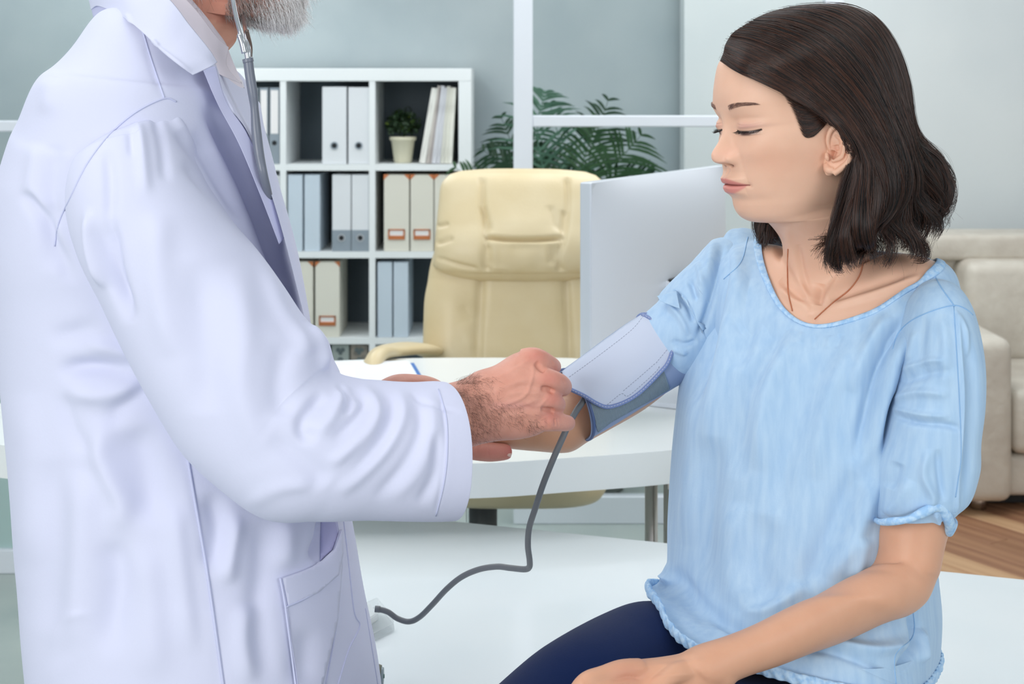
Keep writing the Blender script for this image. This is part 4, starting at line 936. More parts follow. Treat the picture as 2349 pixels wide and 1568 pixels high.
# body under the clothes: neck, trunk, arms, hands, legs are one mesh
def hand_tube(pts, rad, n=20, m=24): return tube_mesh([P(*p) for p in pts], rad, n=n, m=m)
body = []
body.append(loft([(385, -60, 535, -40, 1.74, .060), (380, 0, 545, 24, 1.735, .058), (375, 50, 541, 88, 1.733, .056), (365, 100, 519, 116, 1.73, .056), (360, 150, 512, 170, 1.73, .065), (250, 190, 510, 240, 1.74, .11), (110, 340, 505, 370, 1.75, .14), (70, 500, 565, 500, 1.75, .15),
                  (50, 800, 640, 800, 1.75, .165), (70, 1100, 690, 1100, 1.74, .165), (110, 1400, 700, 1400, 1.74, .17), (130, 1600, 700, 1600, 1.74, .17)], n=96, m=160))
body.append(loft([(515, 50, 546, 78, 1.732, .011), (512, 72, 541, 98, 1.732, .011)], n=20, m=10))
body.append(loft([(300, 330, 430, 300, 1.60, .05), (330, 560, 500, 500, 1.57, .055), (430, 850, 600, 780, 1.54, .052), (560, 1080, 680, 960, 1.525, .05), (700, 1090, 760, 960, 1.53, .045), (860, 1080, 900, 940, 1.545, .038), (980, 1040, 1000, 895, 1.56, .030), (1060, 1030, 1050, 880, 1.565, .028)], n=40, m=90))
body.append(loft([(360, 360, 480, 320, 1.88, .05), (450, 700, 590, 640, 1.86, .05), (600, 920, 700, 830, 1.81, .045), (740, 950, 780, 885, 1.77, .035), (850, 945, 860, 885, 1.745, .028)], n=32, m=60))
hands = []
# his right hand: back of the hand towards us, fingers closing on the cuff
hands.append(loft([(1000, 1036, 996, 886, 1.565, .027), (1050, 1030, 1046, 876, 1.568, .027), (1078, 1023, 1074, 866, 1.572, .027), (1104, 1016, 1098, 851, 1.576, .027), (1145, 1009, 1138, 838, 1.58, .028), (1188, 1006, 1180, 812, 1.585, .028), (1222, 998, 1212, 806, 1.59, .027), (1248, 984, 1238, 816, 1.60, .022)], n=72, m=80, power=2.3))
hands.append(hand_tube([(1195, 822, 1.585), (1228, 820, 1.585), (1262, 834, 1.602), (1271, 842, 1.63), (1262, 848, 1.655)], [.011, .0115, .0092, .0085, .0075]))
hands.append(hand_tube([(1190, 862, 1.578), (1248, 868, 1.576), (1283, 878, 1.590), (1293, 888, 1.618), (1285, 893, 1.65)], [.011, .0125, .0108, .0098, .0085]))
hands.append(hand_tube([(1195, 912, 1.578), (1250, 914, 1.578), (1276, 924, 1.590), (1279, 931, 1.618), (1270, 932, 1.65)], [.010, .0118, .0098, .009, .008]))
hands.append(hand_tube([(1180, 955, 1.58), (1240, 962, 1.580), (1274, 967, 1.590), (1301, 970, 1.606), (1303, 969, 1.63)], [.011, .0125, .0106, .0092, .007]))
hands.append(hand_tube([(1130, 900, 1.60), (1180, 880, 1.64), (1240, 885, 1.67), (1280, 905, 1.68)], [.014, .0135, .012, .010]))
# knuckles, tendons and wrist bone
for (x, y, d, r) in ((1222, 822, 1.583, .0125), (1246, 866, 1.573, .0122), (1254, 912, 1.575, .0105), (1242, 957, 1.578, .0115), (1108, 880, 1.562, .010), (1095, 985, 1.562, .011)):
    hands.append(tube_mesh([P(x-10, y, d+.004), P(x+10, y+1, d+.004)], r, n=16, m=6))
rh = remesh(hands, .0013, 24, .5)
smooth_np(rh, 4, .5)
carve(rh, [([(1105, 950), (1160, 928), (1205, 905), (1222, 860), (1222, 835)], 5.5, .0013), ([(1150, 935), (1190, 932), (1235, 915)], 5, .0009), ([(1205, 925), (1235, 932), (1262, 905)], 4, .0007),
           ([(1130, 870), (1170, 852), (1220, 822)], 7, .0012), ([(1130, 900), (1180, 878), (1240, 864)], 9, .0010), ([(1160, 905), (1200, 900), (1250, 905)], 8, .0008), ([(1140, 960), (1200, 950), (1245, 952)], 8, .0010),
           ([(1228, 830), (1240, 845), (1252, 850)], 7, -.0035), ([(1240, 890), (1256, 892), (1272, 900)], 6, -.0035), ([(1240, 937), (1258, 940), (1272, 942)], 6, -.0035), ([(1180, 835), (1225, 842)], 9, -.0010), ([(1180, 885), (1235, 888)], 9, -.0010), ([(1190, 930), (1240, 936)], 8, -.001),
           ([(1128, 880), (1136, 930), (1130, 1004)], 3.5, -.0009), ([(1142, 910), (1148, 960), (1140, 1006)], 3, -.0008), ([(1115, 900), (1125, 925)], 6, -.0015), ([(1100, 1000), (1120, 985), (1128, 960)], 4, -.0008),
           ([(1262, 826), (1270, 836)], 3, -.0006), ([(1272, 958), (1274, 978)], 3, -.0010), ([(1278, 958), (1281, 980)], 2.5, -.0006), ([(1254, 958), (1258, 984)], 5, -.001), ([(1288, 868), (1297, 880)], 3, -.0006)])
# his left hand supporting her forearm from below
lh = remesh([loft([(845, 950, 848, 886, 1.745, .022), (900, 975, 900, 860, 1.735, .022), (950, 1010, 950, 858, 1.73, .022), (1000, 1035, 996, 866, 1.735, .020), (1050, 1040, 1040, 892, 1.75, .016), (1075, 1030, 1070, 905, 1.765, .012)], n=40, m=50),
             hand_tube([(1010, 1000, 1.715), (1070, 1030, 1.70), (1120, 1036, 1.695), (1158, 1036, 1.695), (1170, 1036, 1.697)], [.015, .0108, .0115, .0098, .0075]),
             hand_tube([(1040, 915, 1.77), (1110, 900, 1.79), (1150, 930, 1.785), (1160, 960, 1.77)], [.0105, .0105, .0095, .008]), hand_tube([(1030, 945, 1.775), (1110, 935, 1.795), (1150, 965, 1.79), (1160, 990, 1.775)], [.011, .011, .0098, .008]),
             hand_tube([(1020, 975, 1.775), (1095, 975, 1.795), (1135, 1000, 1.79), (1145, 1015, 1.775)], [.0105, .0105, .0095, .008]), hand_tube([(1010, 1005, 1.77), (1070, 1010, 1.79), (1105, 1022, 1.785), (1115, 1032, 1.775)], [.0095, .0095, .0085, .007])], .0016, 8, .5)
carve(lh, [([(900, 880), (950, 872), (1000, 878)], 8, .001), ([(1118, 1020), (1122, 1050)], 2.5, -.0008), ([(1092, 1015), (1096, 1045)], 3, -.0006)])
# head: the same way, as one surface with the neck
fr_d = head_frame((.985, .17), R(14)); O_d = np.array(P(516, -104, 1.735)); S_D = 1.04
dh, dL, drow = head_mesh(O_d, fr_d, S_D, [(P(440, 30, 1.735), .056, .056, 0), (P(412, 95, 1.735), .055, .058, 0), (P(390, 190, 1.735), .06, .09, .01), (P(370, 270, 1.735), .07, .12, .01)], n=220, m=300, male=True, chest=((.98, .17), (-.17, .98)))
fr_w = head_frame((-math.cos(R(20)), -math.sin(R(20))), R(8)); O_w = np.array(P(1852, 358, 1.65))
ear0 = ear_local(); EARL = nets_local(ear0, O_w, fr_w, 1.0)
def ear_at(O, fr, s, side):
    me = ear0.copy(); L = EARL.copy(); L[:, 1] *= side
    me.vertices.foreach_set('co', ((L*.01*s)@np.stack(fr)+O).astype(np.float32).ravel())
    if side < 0: me.flip_normals()
    me.update(); return me
body_d = join_meshes([remesh(body, .004, 4, .5), dh, ear_at(O_d, fr_d, S_D, 1), ear_at(O_d, fr_d, S_D, -1), rh, lh])
v = verts_np(body_d); px, py = proj(v); Ld = (v-O_d)@np.stack(fr_d).T*100/S_D
base = np.tile(np.array(srgb(210, 154, 132)[:3]), (len(v), 1))
def blend(cols, mask, c): cols[:] = cols*(1-mask[:, None])+np.array(srgb(*c)[:3])*mask[:, None]
g2 = lambda x0, y0, sx_, sy_: np.exp(-((px-x0)/sx_)**2-((py-y0)/sy_)**2)
hm = np.clip((px-820)/20, 0, 1)*np.clip((v[:, 1]-1.0)*9, 0, 1)
blend(base, hm*.85, (220, 160, 142))
for a in ((1230, 815, 24, 16), (1262, 868, 26, 18), (1268, 915, 20, 16), (1262, 958, 24, 18)): blend(base, hm*.42*g2(*a), (206, 112, 104))
blend(base, hm*.5*g2(1172, 1036, 14, 18), (196, 84, 84)); blend(base, hm*.5*g2(1130, 1036, 60, 20), (202, 118, 112)); blend(base, hm*.35*g2(1085, 960, 45, 80), (190, 130, 106))
blend(base, hm*.35*g2(1180, 930, 60, 10), (186, 130, 130))
hd = (Ld[:, 2] > -8) & (Ld[:, 2] < 16) & (np.abs(Ld[:, 1]) < 9) & (py < 130)
blend(base, hd*lip_mask(Ld[:, 1], Ld[:, 2])*(Ld[:, 0] > 7), (176, 100, 92)); blend(base, hd*.4*(Ld[:, 2] < -2.5), (186, 112, 96))
paint(body_d, base)
M_skin_m.node_tree.nodes['Principled BSDF'].inputs['Subsurface Scale'].default_value = .005
put('body', body_d, M_skin_m, doc, True)
# finger nail, arm hair
M_nail = mat('nail', srgb(232, 196, 180), .3)
nl = surf_patch(tree_of(lh), [(1163, 1044), (1168, 1047), (1173, 1045), (1176, 1041), (1172, 1039), (1166, 1040)], 1, .0003, .0003, smooth=40)
if len(nl.polygons): put('finger_nail', nl, M_nail, doc, True)
def hair_mat(name, a, b, rough=.35, spec=.5, lo=.3, hi=.7):
    m = bpy.data.materials.new(name); m.use_nodes = True; nt = m.node_tree; p = nt.nodes['Principled BSDF']
    hi_ = nt.nodes.new('ShaderNodeHairInfo'); mx = nt.nodes.new('ShaderNodeMix'); mx.data_type = 'RGBA'
    mr_ = nt.nodes.new('ShaderNodeMapRange'); mr_.inputs['From Min'].default_value = lo; mr_.inputs['From Max'].default_value = hi
    nt.links.new(hi_.outputs['Random'], mr_.inputs[0]); nt.links.new(mr_.outputs[0], mx.inputs[0])
    mx.inputs[6].default_value = a; mx.inputs[7].default_value = b; nt.links.new(mx.outputs[2], p.inputs['Base Color'])
    p.inputs['Roughness'].default_value = rough; p.inputs['Specular IOR Level'].default_value = spec; return m
M_armhair = hair_mat('arm_hair_brown', srgb(58, 36, 28), srgb(96, 66, 50)); M_beard = hair_mat('beard_grey', srgb(170, 160, 156), srgb(255, 254, 254), .6, .4, .05, .35)
M_beard_d = hair_mat('beard_dark', srgb(70, 62, 58), srgb(200, 192, 188), .45, .4, .2, .8)
rg = np.random.default_rng(5)
def on_surface(tree, pts):
    o = Vector((0, 0, CZ)); out = []
    for (x, y) in pts:
        d = (P(x, y, 1.0)-o).normalized(); h = tree.ray_cast(o, d)
        out.append((np.array(h[0]), np.array(h[1] if h[1].dot(d) < 0 else -h[1])) if h[0] is not None else None)
    return out
rht = tree_of(rh)
def fur(tree, pts, dir_px, L, lift, jit, k=6):
    st_ = []
    for pt_, sn in zip(pts, on_surface(tree, pts)):
        if sn is None: continue
        p, n_ = sn; a = math.atan2(dir_px[1], dir_px[0])+rg.normal(0, jit); dv = np.array([math.cos(a), 0, -math.sin(a)]); dv -= n_*np.dot(dv, n_); dv /= np.linalg.norm(dv)+1e-9
        LL = L*rg.uniform(.5, 1.2); t = np.linspace(0, 1, k)[:, None]; st_.append(p+dv*LL*t+n_*(lift*LL*np.sin(t*2.2)))
    return np.array(st_)
pts = [(x, y) for x, y in zip(rg.uniform(1046, 1150, 1500), rg.uniform(862, 1012, 1500)) if rg.random() < np.clip((1150-x)/90, .05, 1)*(1 if abs(y-935) < 90 else .5)]
pts += [(rg.normal(1218, 16), rg.normal(972, 10)) for _ in range(70)]+[(rg.uniform(1120, 1200), rg.uniform(925, 975)) for _ in range(120)]+[(rg.uniform(1048, 1100), rg.uniform(858, 882)) for _ in range(160)]
hair_object('arm_hair', fur(rht, pts, (.55, .83), .0085, .35, .5), (.00007, .2), M_armhair, doc)
# beard on jaw and chin: strands grown from the head surface
mesh_t = dh; nd = normals_np(dh); vd_ = verts_np(dh); Lh = (vd_-O_d)@np.stack(fr_d).T*100/S_D
if (nd*(vd_-O_d)).sum(1)[drow < 10].mean() < 0: nd = -nd
A_ = np.abs(Lh[:, 1])
bm_ = (Lh[:, 2] < 1.2-0*A_) & (Lh[:, 2] > -7.6) & (Lh[:, 0] > 1.6+.15*(Lh[:, 2] < -6.3)) & (drow < 25.5) & ~((lip_mask(Lh[:, 1], Lh[:, 2]) > .3)) & ~((Lh[:, 2] > -.4) & (A_ < 1.9) & (Lh[:, 0] > 10.9)) & ~((Lh[:, 2] > -.9+.35*(6.8-Lh[:, 0])) & (Lh[:, 0] > 4.0) & (A_ > 2.8))
ix = np.where(bm_)[0]; wgt = np.ones(len(ix)); pick = rg.choice(ix, 12500)
def grow(pick, Lmin, Lmax, out, down, k=6, curl=.25):
    N = len(pick); n_ = nd[pick]; dn = np.tile(np.array([0, 0, -1.0])+.35*fr_d[0], (N, 1)); dn -= n_*(dn*n_).sum(1)[:, None]; dn /= np.linalg.norm(dn, axis=1)[:, None]+1e-9
    L_ = rg.uniform(Lmin, Lmax, N)[:, None, None]; j1 = rg.normal(0, curl, (N, 1, 3)); j2 = rg.normal(0, curl*.7, (N, 1, 3)); t = np.linspace(0, 1, k)[None, :, None]
    return vd_[pick][:, None, :]+rg.normal(0, .0006, (N, 1, 3))+L_*(t*(n_*out+dn*down)[:, None, :]+t*t*(dn*.35)[:, None, :]+t*j1+t*t*j2)
front = Lh[pick][:, 0] > 6.2+rg.normal(0, 1.2, len(pick))
hair_object('beard', grow(pick[front], .007, .017, .55, .75), (.00017, .35), M_beard, doc)
hair_object('beard', grow(pick[~front], .005, .011, .45, .75), (.00013, .35), M_beard_d, doc)
sk = (Lh[:, 2] > 5.5-.9*np.clip(Lh[:, 0], -5, 5)*0) & (drow < 10) & ((Lh[:, 0] < 3.5) | (Lh[:, 2] > 10.5)) & ~((Lh[:, 0] > 7.5) & (Lh[:, 2] < 12.5))
sk |= (Lh[:, 0] < -1.5) & (drow < 24)
hair_object('hair', grow(rg.choice(np.where(sk)[0], 9000), .012, .022, .35, .9), (.00018, .4), M_beard_d, doc)
# shirt, tie
shirt = put('shirt', cloth_tube([(356, -62, 521, 110, 1.738, .063), (352, -20, 532, 135, 1.735, .068), (352, 50, 545, 168, 1.732, .075), (350, 120, 557, 200, 1.73, .085), (330, 190, 566, 232, 1.73, .10), (260, 270, 572, 290, 1.73, .12), (200, 400, 590, 400, 1.73, .125), (180, 600, 600, 600, 1.73, .13), (180, 900, 640, 900, 1.73, .13)],
                                n=160, m=200, start='hem', end='hem', depth=.02, wall=.0015), M_shirt, doc, True)
slab([[(368, -70, 1.66), (410, -20, 1.645), (455, 30, 1.64), (497, 85, 1.645), (524, 108, 1.66)],
      [(345, -50, 1.635), (385, 10, 1.62), (430, 62, 1.615), (480, 122, 1.62), (520, 150, 1.64)],
      [(350, -20, 1.625), (385, 32, 1.61), (432, 92, 1.605), (488, 160, 1.61), (552, 192, 1.635)]], .002, M_shirt, shirt, 'shirt_collar', 40, 80)
M_tie = mat('tie_spotted', srgb(226, 222, 230), .6)
nt = M_tie.node_tree; vo = nt.nodes.new('ShaderNodeTexVoronoi'); vo.inputs['Scale'].default_value = 105; cr = nt.nodes.new('ShaderNodeMapRange'); cr.inputs['From Min'].default_value = .22; cr.inputs['From Max'].default_value = .27
mx = nt.nodes.new('ShaderNodeMix'); mx.data_type = 'RGBA'; tc = nt.nodes.new('ShaderNodeTexCoord'); nt.links.new(tc.outputs['Object'], vo.inputs['Vector']); nt.links.new(vo.outputs['Distance'], cr.inputs[0]); nt.links.new(cr.outputs[0], mx.inputs[0])
mx.inputs[6].default_value = srgb(70, 30, 62); mx.inputs[7].default_value = srgb(224, 220, 230); nt.links.new(mx.outputs[2], nt.nodes['Principled BSDF'].inputs['Base Color'])
put('tie', loft([(538, 184, 556, 188, 1.735, .012), (534, 215, 562, 210, 1.735, .016), (546, 240, 568, 238, 1.735, .013), (550, 262, 574, 258, 1.735, .018), (556, 320, 580, 318, 1.735, .030), (575, 440, 604, 440, 1.735, .04)], n=32, m=60), M_tie, doc, True)
# trousers and shoes (below the picture)
for s_, dd in ((0, 1.62), (1, 1.84)):
    put('trousers', loft([(180, 1750, 560, 1750, dd, .10), (220, 2200, 520, 2200, dd, .085), (260, 2760, 480, 2760, dd, .065)], n=32, m=40), M_trous, doc, True)
    zt2 = lambda py: py
    put('shoe', loft([(255, HY+1.34*F/dd, 262, HY+1.419*F/dd, dd, .035), (380, HY+1.33*F/dd, 380, HY+1.419*F/dd, dd, .045), (520, HY+1.36*F/dd, 520, HY+1.419*F/dd, dd, .05), (610, HY+1.39*F/dd, 610, HY+1.419*F/dd, dd, .035)], n=32, m=40), M_shoe, doc, True)
# ------------------------------------------------------------------ stethoscope
M_tube = mat('stethoscope_tube_grey', srgb(112, 118, 132), .38, coat=.2); M_bino = mat('binaural_steel', srgb(205, 208, 214), .18, 1.0)
stt = tag(empty('stethoscope', tuple(P(590, 250, 1.62))), 'grey tubed stethoscope hanging from the standing man\'s ears down inside his coat', 'stethoscope')
put('tubing', tube_mesh([P(*p) for p in ((569, 138, 1.60), (573, 170, 1.60), (580, 215, 1.60), (584, 250, 1.60), (588, 300, 1.60), (594, 350, 1.595), (604, 400, 1.59), (616, 450, 1.605), (625, 500, 1.64))], [.0055, .0056, .0056, .0046, .0056, .0056, .0050, .0046, .004], n=20, m=80), M_tube, stt, True)
put('yoke_collar', tube_mesh([P(568, 134, 1.60), P(570, 143, 1.60)], [.0062, .0062], n=20, m=6), M_tube, stt, True)
put('ear_tube', tube_mesh([P(*p) for p in ((569, 140, 1.598), (562, 105, 1.598), (550, 70, 1.60), (538, 20, 1.615), (530, -40, 1.635), (535, -90, 1.645), (545, -112, 1.655))], .0026, n=14, m=60), M_bino, stt, True)
put('ear_tube', tube_mesh([P(*p) for p in ((571, 140, 1.602), (570, 110, 1.605), (563, 68, 1.63), (556, 20, 1.72), (548, -40, 1.80), (548, -90, 1.815), (550, -112, 1.81))], .0026, n=14, m=60), M_bino, stt, True)
put('spring_clip', tube_mesh([P(*p) for p in ((561, 122, 1.596), (556, 100, 1.596), (549, 80, 1.598))], .0034, n=12, m=14), M_bino, stt, True)
put('spring_clip', tube_mesh([P(*p) for p in ((574, 130, 1.606), (574, 105, 1.608), (566, 70, 1.614))], .0024, n=12, m=14), mat('clip_brass_dark', srgb(120, 104, 98), .3, .9), stt, True)
for q in ((545, -114, 1.656), (550, -114, 1.809)): put('ear_tip', tube_mesh([P(*q), P(q[0]+4, q[1]-4, q[2])], [.006, .004], n=14, m=6), M_black, stt, True)
# ------------------------------------------------------------------ the seated woman in the light blue blouse
M_skin_w = mat('skin_woman', srgb(228, 186, 162), 0.45, spec=.35, sss=.15, attr='tint', noise=((40, 40, 40), (.97, .95, .94, 1), 3, .4, .75), bump=((500, 500, 500), .15, .0005, 3))
M_blouse = mat('blouse_chambray', srgb(164, 195, 226), 0.85, spec=.15, sheen=.2, noise=((120, 120, 12), srgb(180, 207, 232), 6, .3, .7), bump=((300, 300, 300), .15, .001, 3))
M_bind = mat('blouse_binding', srgb(160, 198, 236), 0.85, spec=.1, noise=((160, 160, 160), srgb(190, 218, 244), 4, .4, .6), bump=((200, 200, 200), .5, .002, 3))
M_stitch = mat('blouse_seam_blue', srgb(146, 186, 226), 0.85, spec=.1)
M_legg = mat('leggings_navy', srgb(12, 33, 76), 0.8, spec=.15, sheen=.05, bump=((500, 500, 500), .25, .0008, 3))
wom = tag(empty('person', (.34, 1.68, ZT)), 'seated dark haired woman in a light blue blouse, looking down at her arm cuff', 'person')
g_, h_ = (-.57, -.82), (.82, -.57)
hw, wL, wrow = head_mesh(O_w, fr_w, 1.0, [
    (P(1890, 550, 1.668), .050, .050, 0), (P(1898, 600, 1.682), .051, .053, .004), (P(1903, 640, 1.69), .056, .070, .035), (P(1908, 668, 1.69), .070, .106, .048), (P(1912, 700, 1.69), .086, .138, .046), (P(1910, 750, 1.69), .097, .146, .018),
    (P(1905, 840, 1.69), .095, .140, .0), (P(1885, 1000, 1.685), .09, .125, 0), (P(1862, 1250, 1.68), .088, .12, 0), (P(1845, 1420, 1.68), .10, .13, 0), (P(1830, 1560, 1.68), .11, .135, 0), (P(1830, 1700, 1.68), .11, .135, 0), (P(1830, 1748, 1.68), .09, .11, 0)],
    n=520, m=1150, chest=(g_, h_))
carve(hw, [([(1800, 520), (1815, 590), (1845, 660), (1868, 700)], 13, .0035), ([(1830, 560), (1840, 620), (1862, 690)], 9, -.003), ([(1940, 600), (1912, 660), (1885, 700)], 13, .0035), ([(1885, 650), (1877, 700)], 14, -.005),
           ([(1895, 706), (1950, 690), (2010, 672), (2070, 650), (2120, 632)], 11, .0045), ([(1905, 690), (1960, 668), (2020, 648), (2080, 630)], 13, -.004), ([(1860, 706), (1820, 690), (1790, 660)], 11, .004), ([(1850, 690), (1815, 665), (1790, 640)], 11, -.003),
           ([(1862, 715), (1868, 745)], 12, -.002)])
htree = tree_of(hw)
wb_ = []
wb_.append(loft([(2090, 735, 2185, 735, 1.61, .030), (2075, 800, 2215, 800, 1.575, .043), (2055, 1000, 2200, 1000, 1.56, .042), (2022, 1150, 2186, 1175, 1.55, .041), (2012, 1215, 2168, 1235, 1.545, .041), (2010, 1262, 2158, 1280, 1.54, .041), (1990, 1302, 2146, 1330, 1.535, .042),
                 (1952, 1324, 2122, 1384, 1.52, .042), (1900, 1350, 2080, 1410, 1.505, .042), (1830, 1388, 2010, 1434, 1.49, .041), (1740, 1430, 1905, 1478, 1.465, .037), (1660, 1460, 1800, 1522, 1.445, .031), (1600, 1478, 1712, 1552, 1.43, .027), (1566, 1497, 1650, 1578, 1.42, .026)], n=72, m=150))
wb_.append(loft([(1655, 560, 1735, 700, 1.785, .042), (1560, 640, 1650, 780, 1.78, .043), (1480, 725, 1565, 865, 1.765, .043), (1400, 790, 1480, 935, 1.755, .041), (1320, 860, 1395, 985, 1.745, .038), (1296, 905, 1345, 1012, 1.74, .038), (1262, 925, 1300, 1036, 1.735, .038), (1210, 925, 1225, 1032, 1.73, .037), (1150, 925, 1152, 1024, 1.728, .034),
                 (1080, 925, 1082, 1012, 1.728, .029), (1000, 925, 1002, 998, 1.725, .024), (950, 925, 950, 990, 1.722, .022)], n=64, m=150))
wb_.append(loft([(945, 918, 948, 994, 1.72, .017), (900, 908, 900, 1000, 1.72, .015), (860, 908, 860, 1000, 1.72, .013)], n=40, m=30))
for yy, x2 in ((918, 765), (942, 750), (966, 755), (988, 780)): wb_.append(tube_mesh([P(870, yy, 1.72), P(815, yy+2, 1.715), P(x2, yy+6, 1.72)], [.0088, .008, .006], n=14, m=16))
wb_.append(tube_mesh([P(930, 930, 1.71), P(890, 925, 1.695), P(855, 935, 1.69)], [.011, .0095, .0075], n=14, m=16))
# hand resting on the thigh
hs = [loft([(1600, 1484, 1672, 1574, 1.425, .024), (1560, 1500, 1640, 1590, 1.42, .021), (1510, 1508, 1600, 1618, 1.415, .0195), (1470, 1512, 1560, 1650, 1.41, .0185), (1425, 1522, 1530, 1672, 1.405, .017), (1400, 1536, 1500, 1676, 1.405, .013)], n=60, m=60, power=2.3),
      hand_tube([(1470, 1535, 1.405), (1425, 1537, 1.395), (1385, 1547, 1.385), (1345, 1562, 1.375), (1320, 1590, 1.375), (1306, 1624, 1.38), (1300, 1640, 1.382)], [.011, .0105, .0090, .0092, .0082, .007, .005], m=50),
      hand_tube([(1470, 1570, 1.40), (1420, 1572, 1.388), (1370, 1588, 1.372), (1330, 1618, 1.362), (1310, 1660, 1.365), (1300, 1700, 1.37)], [.011, .0108, .0092, .009, .008, .006], m=40),
      hand_tube([(1490, 1610, 1.395), (1430, 1612, 1.382), (1385, 1632, 1.368), (1350, 1670, 1.362), (1335, 1720, 1.37)], [.011, .0105, .009, .0085, .006], m=40),
      hand_tube([(1510, 1648, 1.39), (1460, 1655, 1.378), (1420, 1680, 1.368), (1395, 1715, 1.365), (1385, 1750, 1.37)], [.0105, .0095, .008, .0075, .0055], m=40),
      hand_tube([(1600, 1540, 1.415), (1550, 1545, 1.40), (1500, 1580, 1.39), (1450, 1620, 1.385)], [.012, .010, .009, .007], m=30),
      tube_mesh([P(1426, 1540, 1.397), P(1440, 1541, 1.399)], .0115, n=16, m=6)]
wh = remesh(wb_+hs, .0018, 14, .5)
carve(wh, [([(1450, 1536), (1500, 1528), (1560, 1520), (1620, 1515)], 7, .0009), ([(1400, 1562), (1440, 1552), (1470, 1556)], 4, -.0015), ([(1336, 1548), (1346, 1572)], 3, -.0007), ([(1342, 1546), (1353, 1570)], 2.5, -.0005), ([(1480, 1560), (1540, 1548), (1600, 1545)], 6, .0007)])
# thighs, knees, shins
leg_r = [(1700, 1440, 1860, 1740, 1.67, .085), (1600, 1410, 1740, 1735, 1.66, .088), (1500, 1378, 1620, 1725, 1.64, .085), (1405, 1407, 1510, 1745, 1.60, .083), (1300, 1466, 1400, 1780, 1.53, .08), (1200, 1545, 1300, 1830, 1.48, .073), (1085, 1650, 1200, 1900, 1.42, .067), (1010, 1740, 1150, 1960, 1.38, .06), (990, 1850, 1170, 1990, 1.36, .055)]
leg_l = [(1960, 1570, 2020, 1800, 1.60, .085), (1800, 1548, 1850, 1830, 1.56, .085), (1640, 1568, 1700, 1880, 1.49, .085), (1450, 1680, 1540, 1980, 1.36, .08), (1280, 1800, 1400, 2080, 1.28, .07), (1220, 1900, 1400, 2150, 1.24, .06)]
lofts_leg = [loft(leg_r, n=72, m=110), loft(leg_l, n=72, m=100),
             loft([(990, 1830, 1170, 1950, 1.365, .05), (1010, 2050, 1160, 2050, 1.37, .048), (1030, 2350, 1140, 2350, 1.38, .042), (1040, 2700, 1110, 2700, 1.39, .03), (1040, 3150, 1110, 3150, 1.40, .03)], n=40, m=60),
             loft([(1225, 1880, 1400, 2080, 1.245, .05), (1250, 2200, 1400, 2200, 1.25, .048), (1270, 2600, 1380, 2600, 1.26, .04), (1280, 3000, 1350, 3000, 1.27, .03), (1280, 3500, 1350, 3500, 1.28, .03)], n=40, m=60)]
body_w = join_meshes([hw, wh, ear0])
v = verts_np(body_w); px, py = proj(v); L = (v-O_w)@np.stack(fr_w).T*100
base = np.tile(np.array(srgb(230, 187, 162)[:3]), (len(v), 1)); Y, Z = L[:, 1], L[:, 2]; A = np.abs(Y)
fm = (np.arange(len(v)) < len(hw.vertices)) & (Z > -6.8)
gg = lambda y0, z0, sy, sz: np.exp(-((A-y0)/sy)**2-((Z-z0)/sz)**2)*fm*np.clip(L[:, 0]/3, 0, 1)
blend(base, .26*gg(5.0, .8, 1.9, 1.9), (216, 144, 116)); blend(base, .25*gg(1.0, 2.0, 1.2, .8), (232, 172, 154)); blend(base, .45*gg(3.25, 5.15, 1.3, .35), (206, 150, 142)); blend(base, .5*gg(3.6, 4.9, 1.6, .22), (160, 112, 108))
blend(base, .95*gg(.78, .62, .34, .20), (104, 54, 44))  # nostril shade painted dark into the skin colour
blend(base, .96*fm*lip_mask(Y, Z)*(L[:, 0] > 7)*.9, (212, 134, 128))
zm_ = -1.60-.10*(A/2.5)**2+.06*np.exp(-(A/.5)**2); blend(base, .75*fm*np.exp(-((Z-zm_)/.07)**2)*(A < 2.6)*(L[:, 0] > 7), (110, 44, 44)); blend(base, .25*fm*lip_mask(Y, Z)*(Z > zm_)*(L[:, 0] > 7), (176, 92, 92))
zl = 4.55-.16*np.clip(1-((A-3.25)/1.45)**2, -1, 1); ey = (A > 1.75) & (A < 4.75)
blend(base, .95*fm*ey*np.exp(-((Z-zl+.05)/.12)**4)*(L[:, 0] > 5), (40, 26, 24)); blend(base, .75*fm*np.exp(-((A-3.25)/1.15)**4-((Z-4.24)/.20)**4)*(L[:, 0] > 3), (206, 194, 190)); blend(base, .97*fm*np.exp(-((A-3.0)/.62)**4-((Z-4.20)/.29)**4)*(L[:, 0] > 3), (44, 28, 26)); blend(base, .5*fm*np.exp(-((A-3.2)/1.3)**4-((Z-3.98)/.05)**2)*(L[:, 0] > 3), (150, 104, 94)); blend(base, .5*fm*(A > 2.2)*(A < 4.3)*np.exp(-((Z-zl+.24)/.09)**2)*(L[:, 0] > 5), (150, 110, 104))
bt = np.clip((A-1.45)/(4.7-1.45), 0, 1); zb_ = 7.10+.52*np.sin(bt*math.pi*.62)-.18*bt; bw_ = .30*(1-bt)**.6+.06
blend(base, .36*fm*(A > 1.45)*(A < 4.75)*np.exp(-((Z-zb_)/bw_)**4)*(L[:, 0] > 5), (120, 84, 76))
blend(base, .55*fm*np.exp(-((Z-8.6)/2.0)**2-((A-7)/1.8)**2)*np.clip((8-L[:, 0])/3, 0, 1)*.6, (140, 100, 80))
em = np.arange(len(v)) >= len(body_w.vertices)-len(ear0.vertices)
blend(base, em*.55*np.exp(-((px-1914)/12)**2-((py-345)/18)**2), (196, 110, 86)); blend(base, em*.5*np.exp(-((px-1908)/9)**2-((py-362)/5)**2), (120, 60, 44)); blend(base, em*.35, (236, 184, 156))
am = (np.arange(len(v)) >= len(hw.vertices)) & ~em
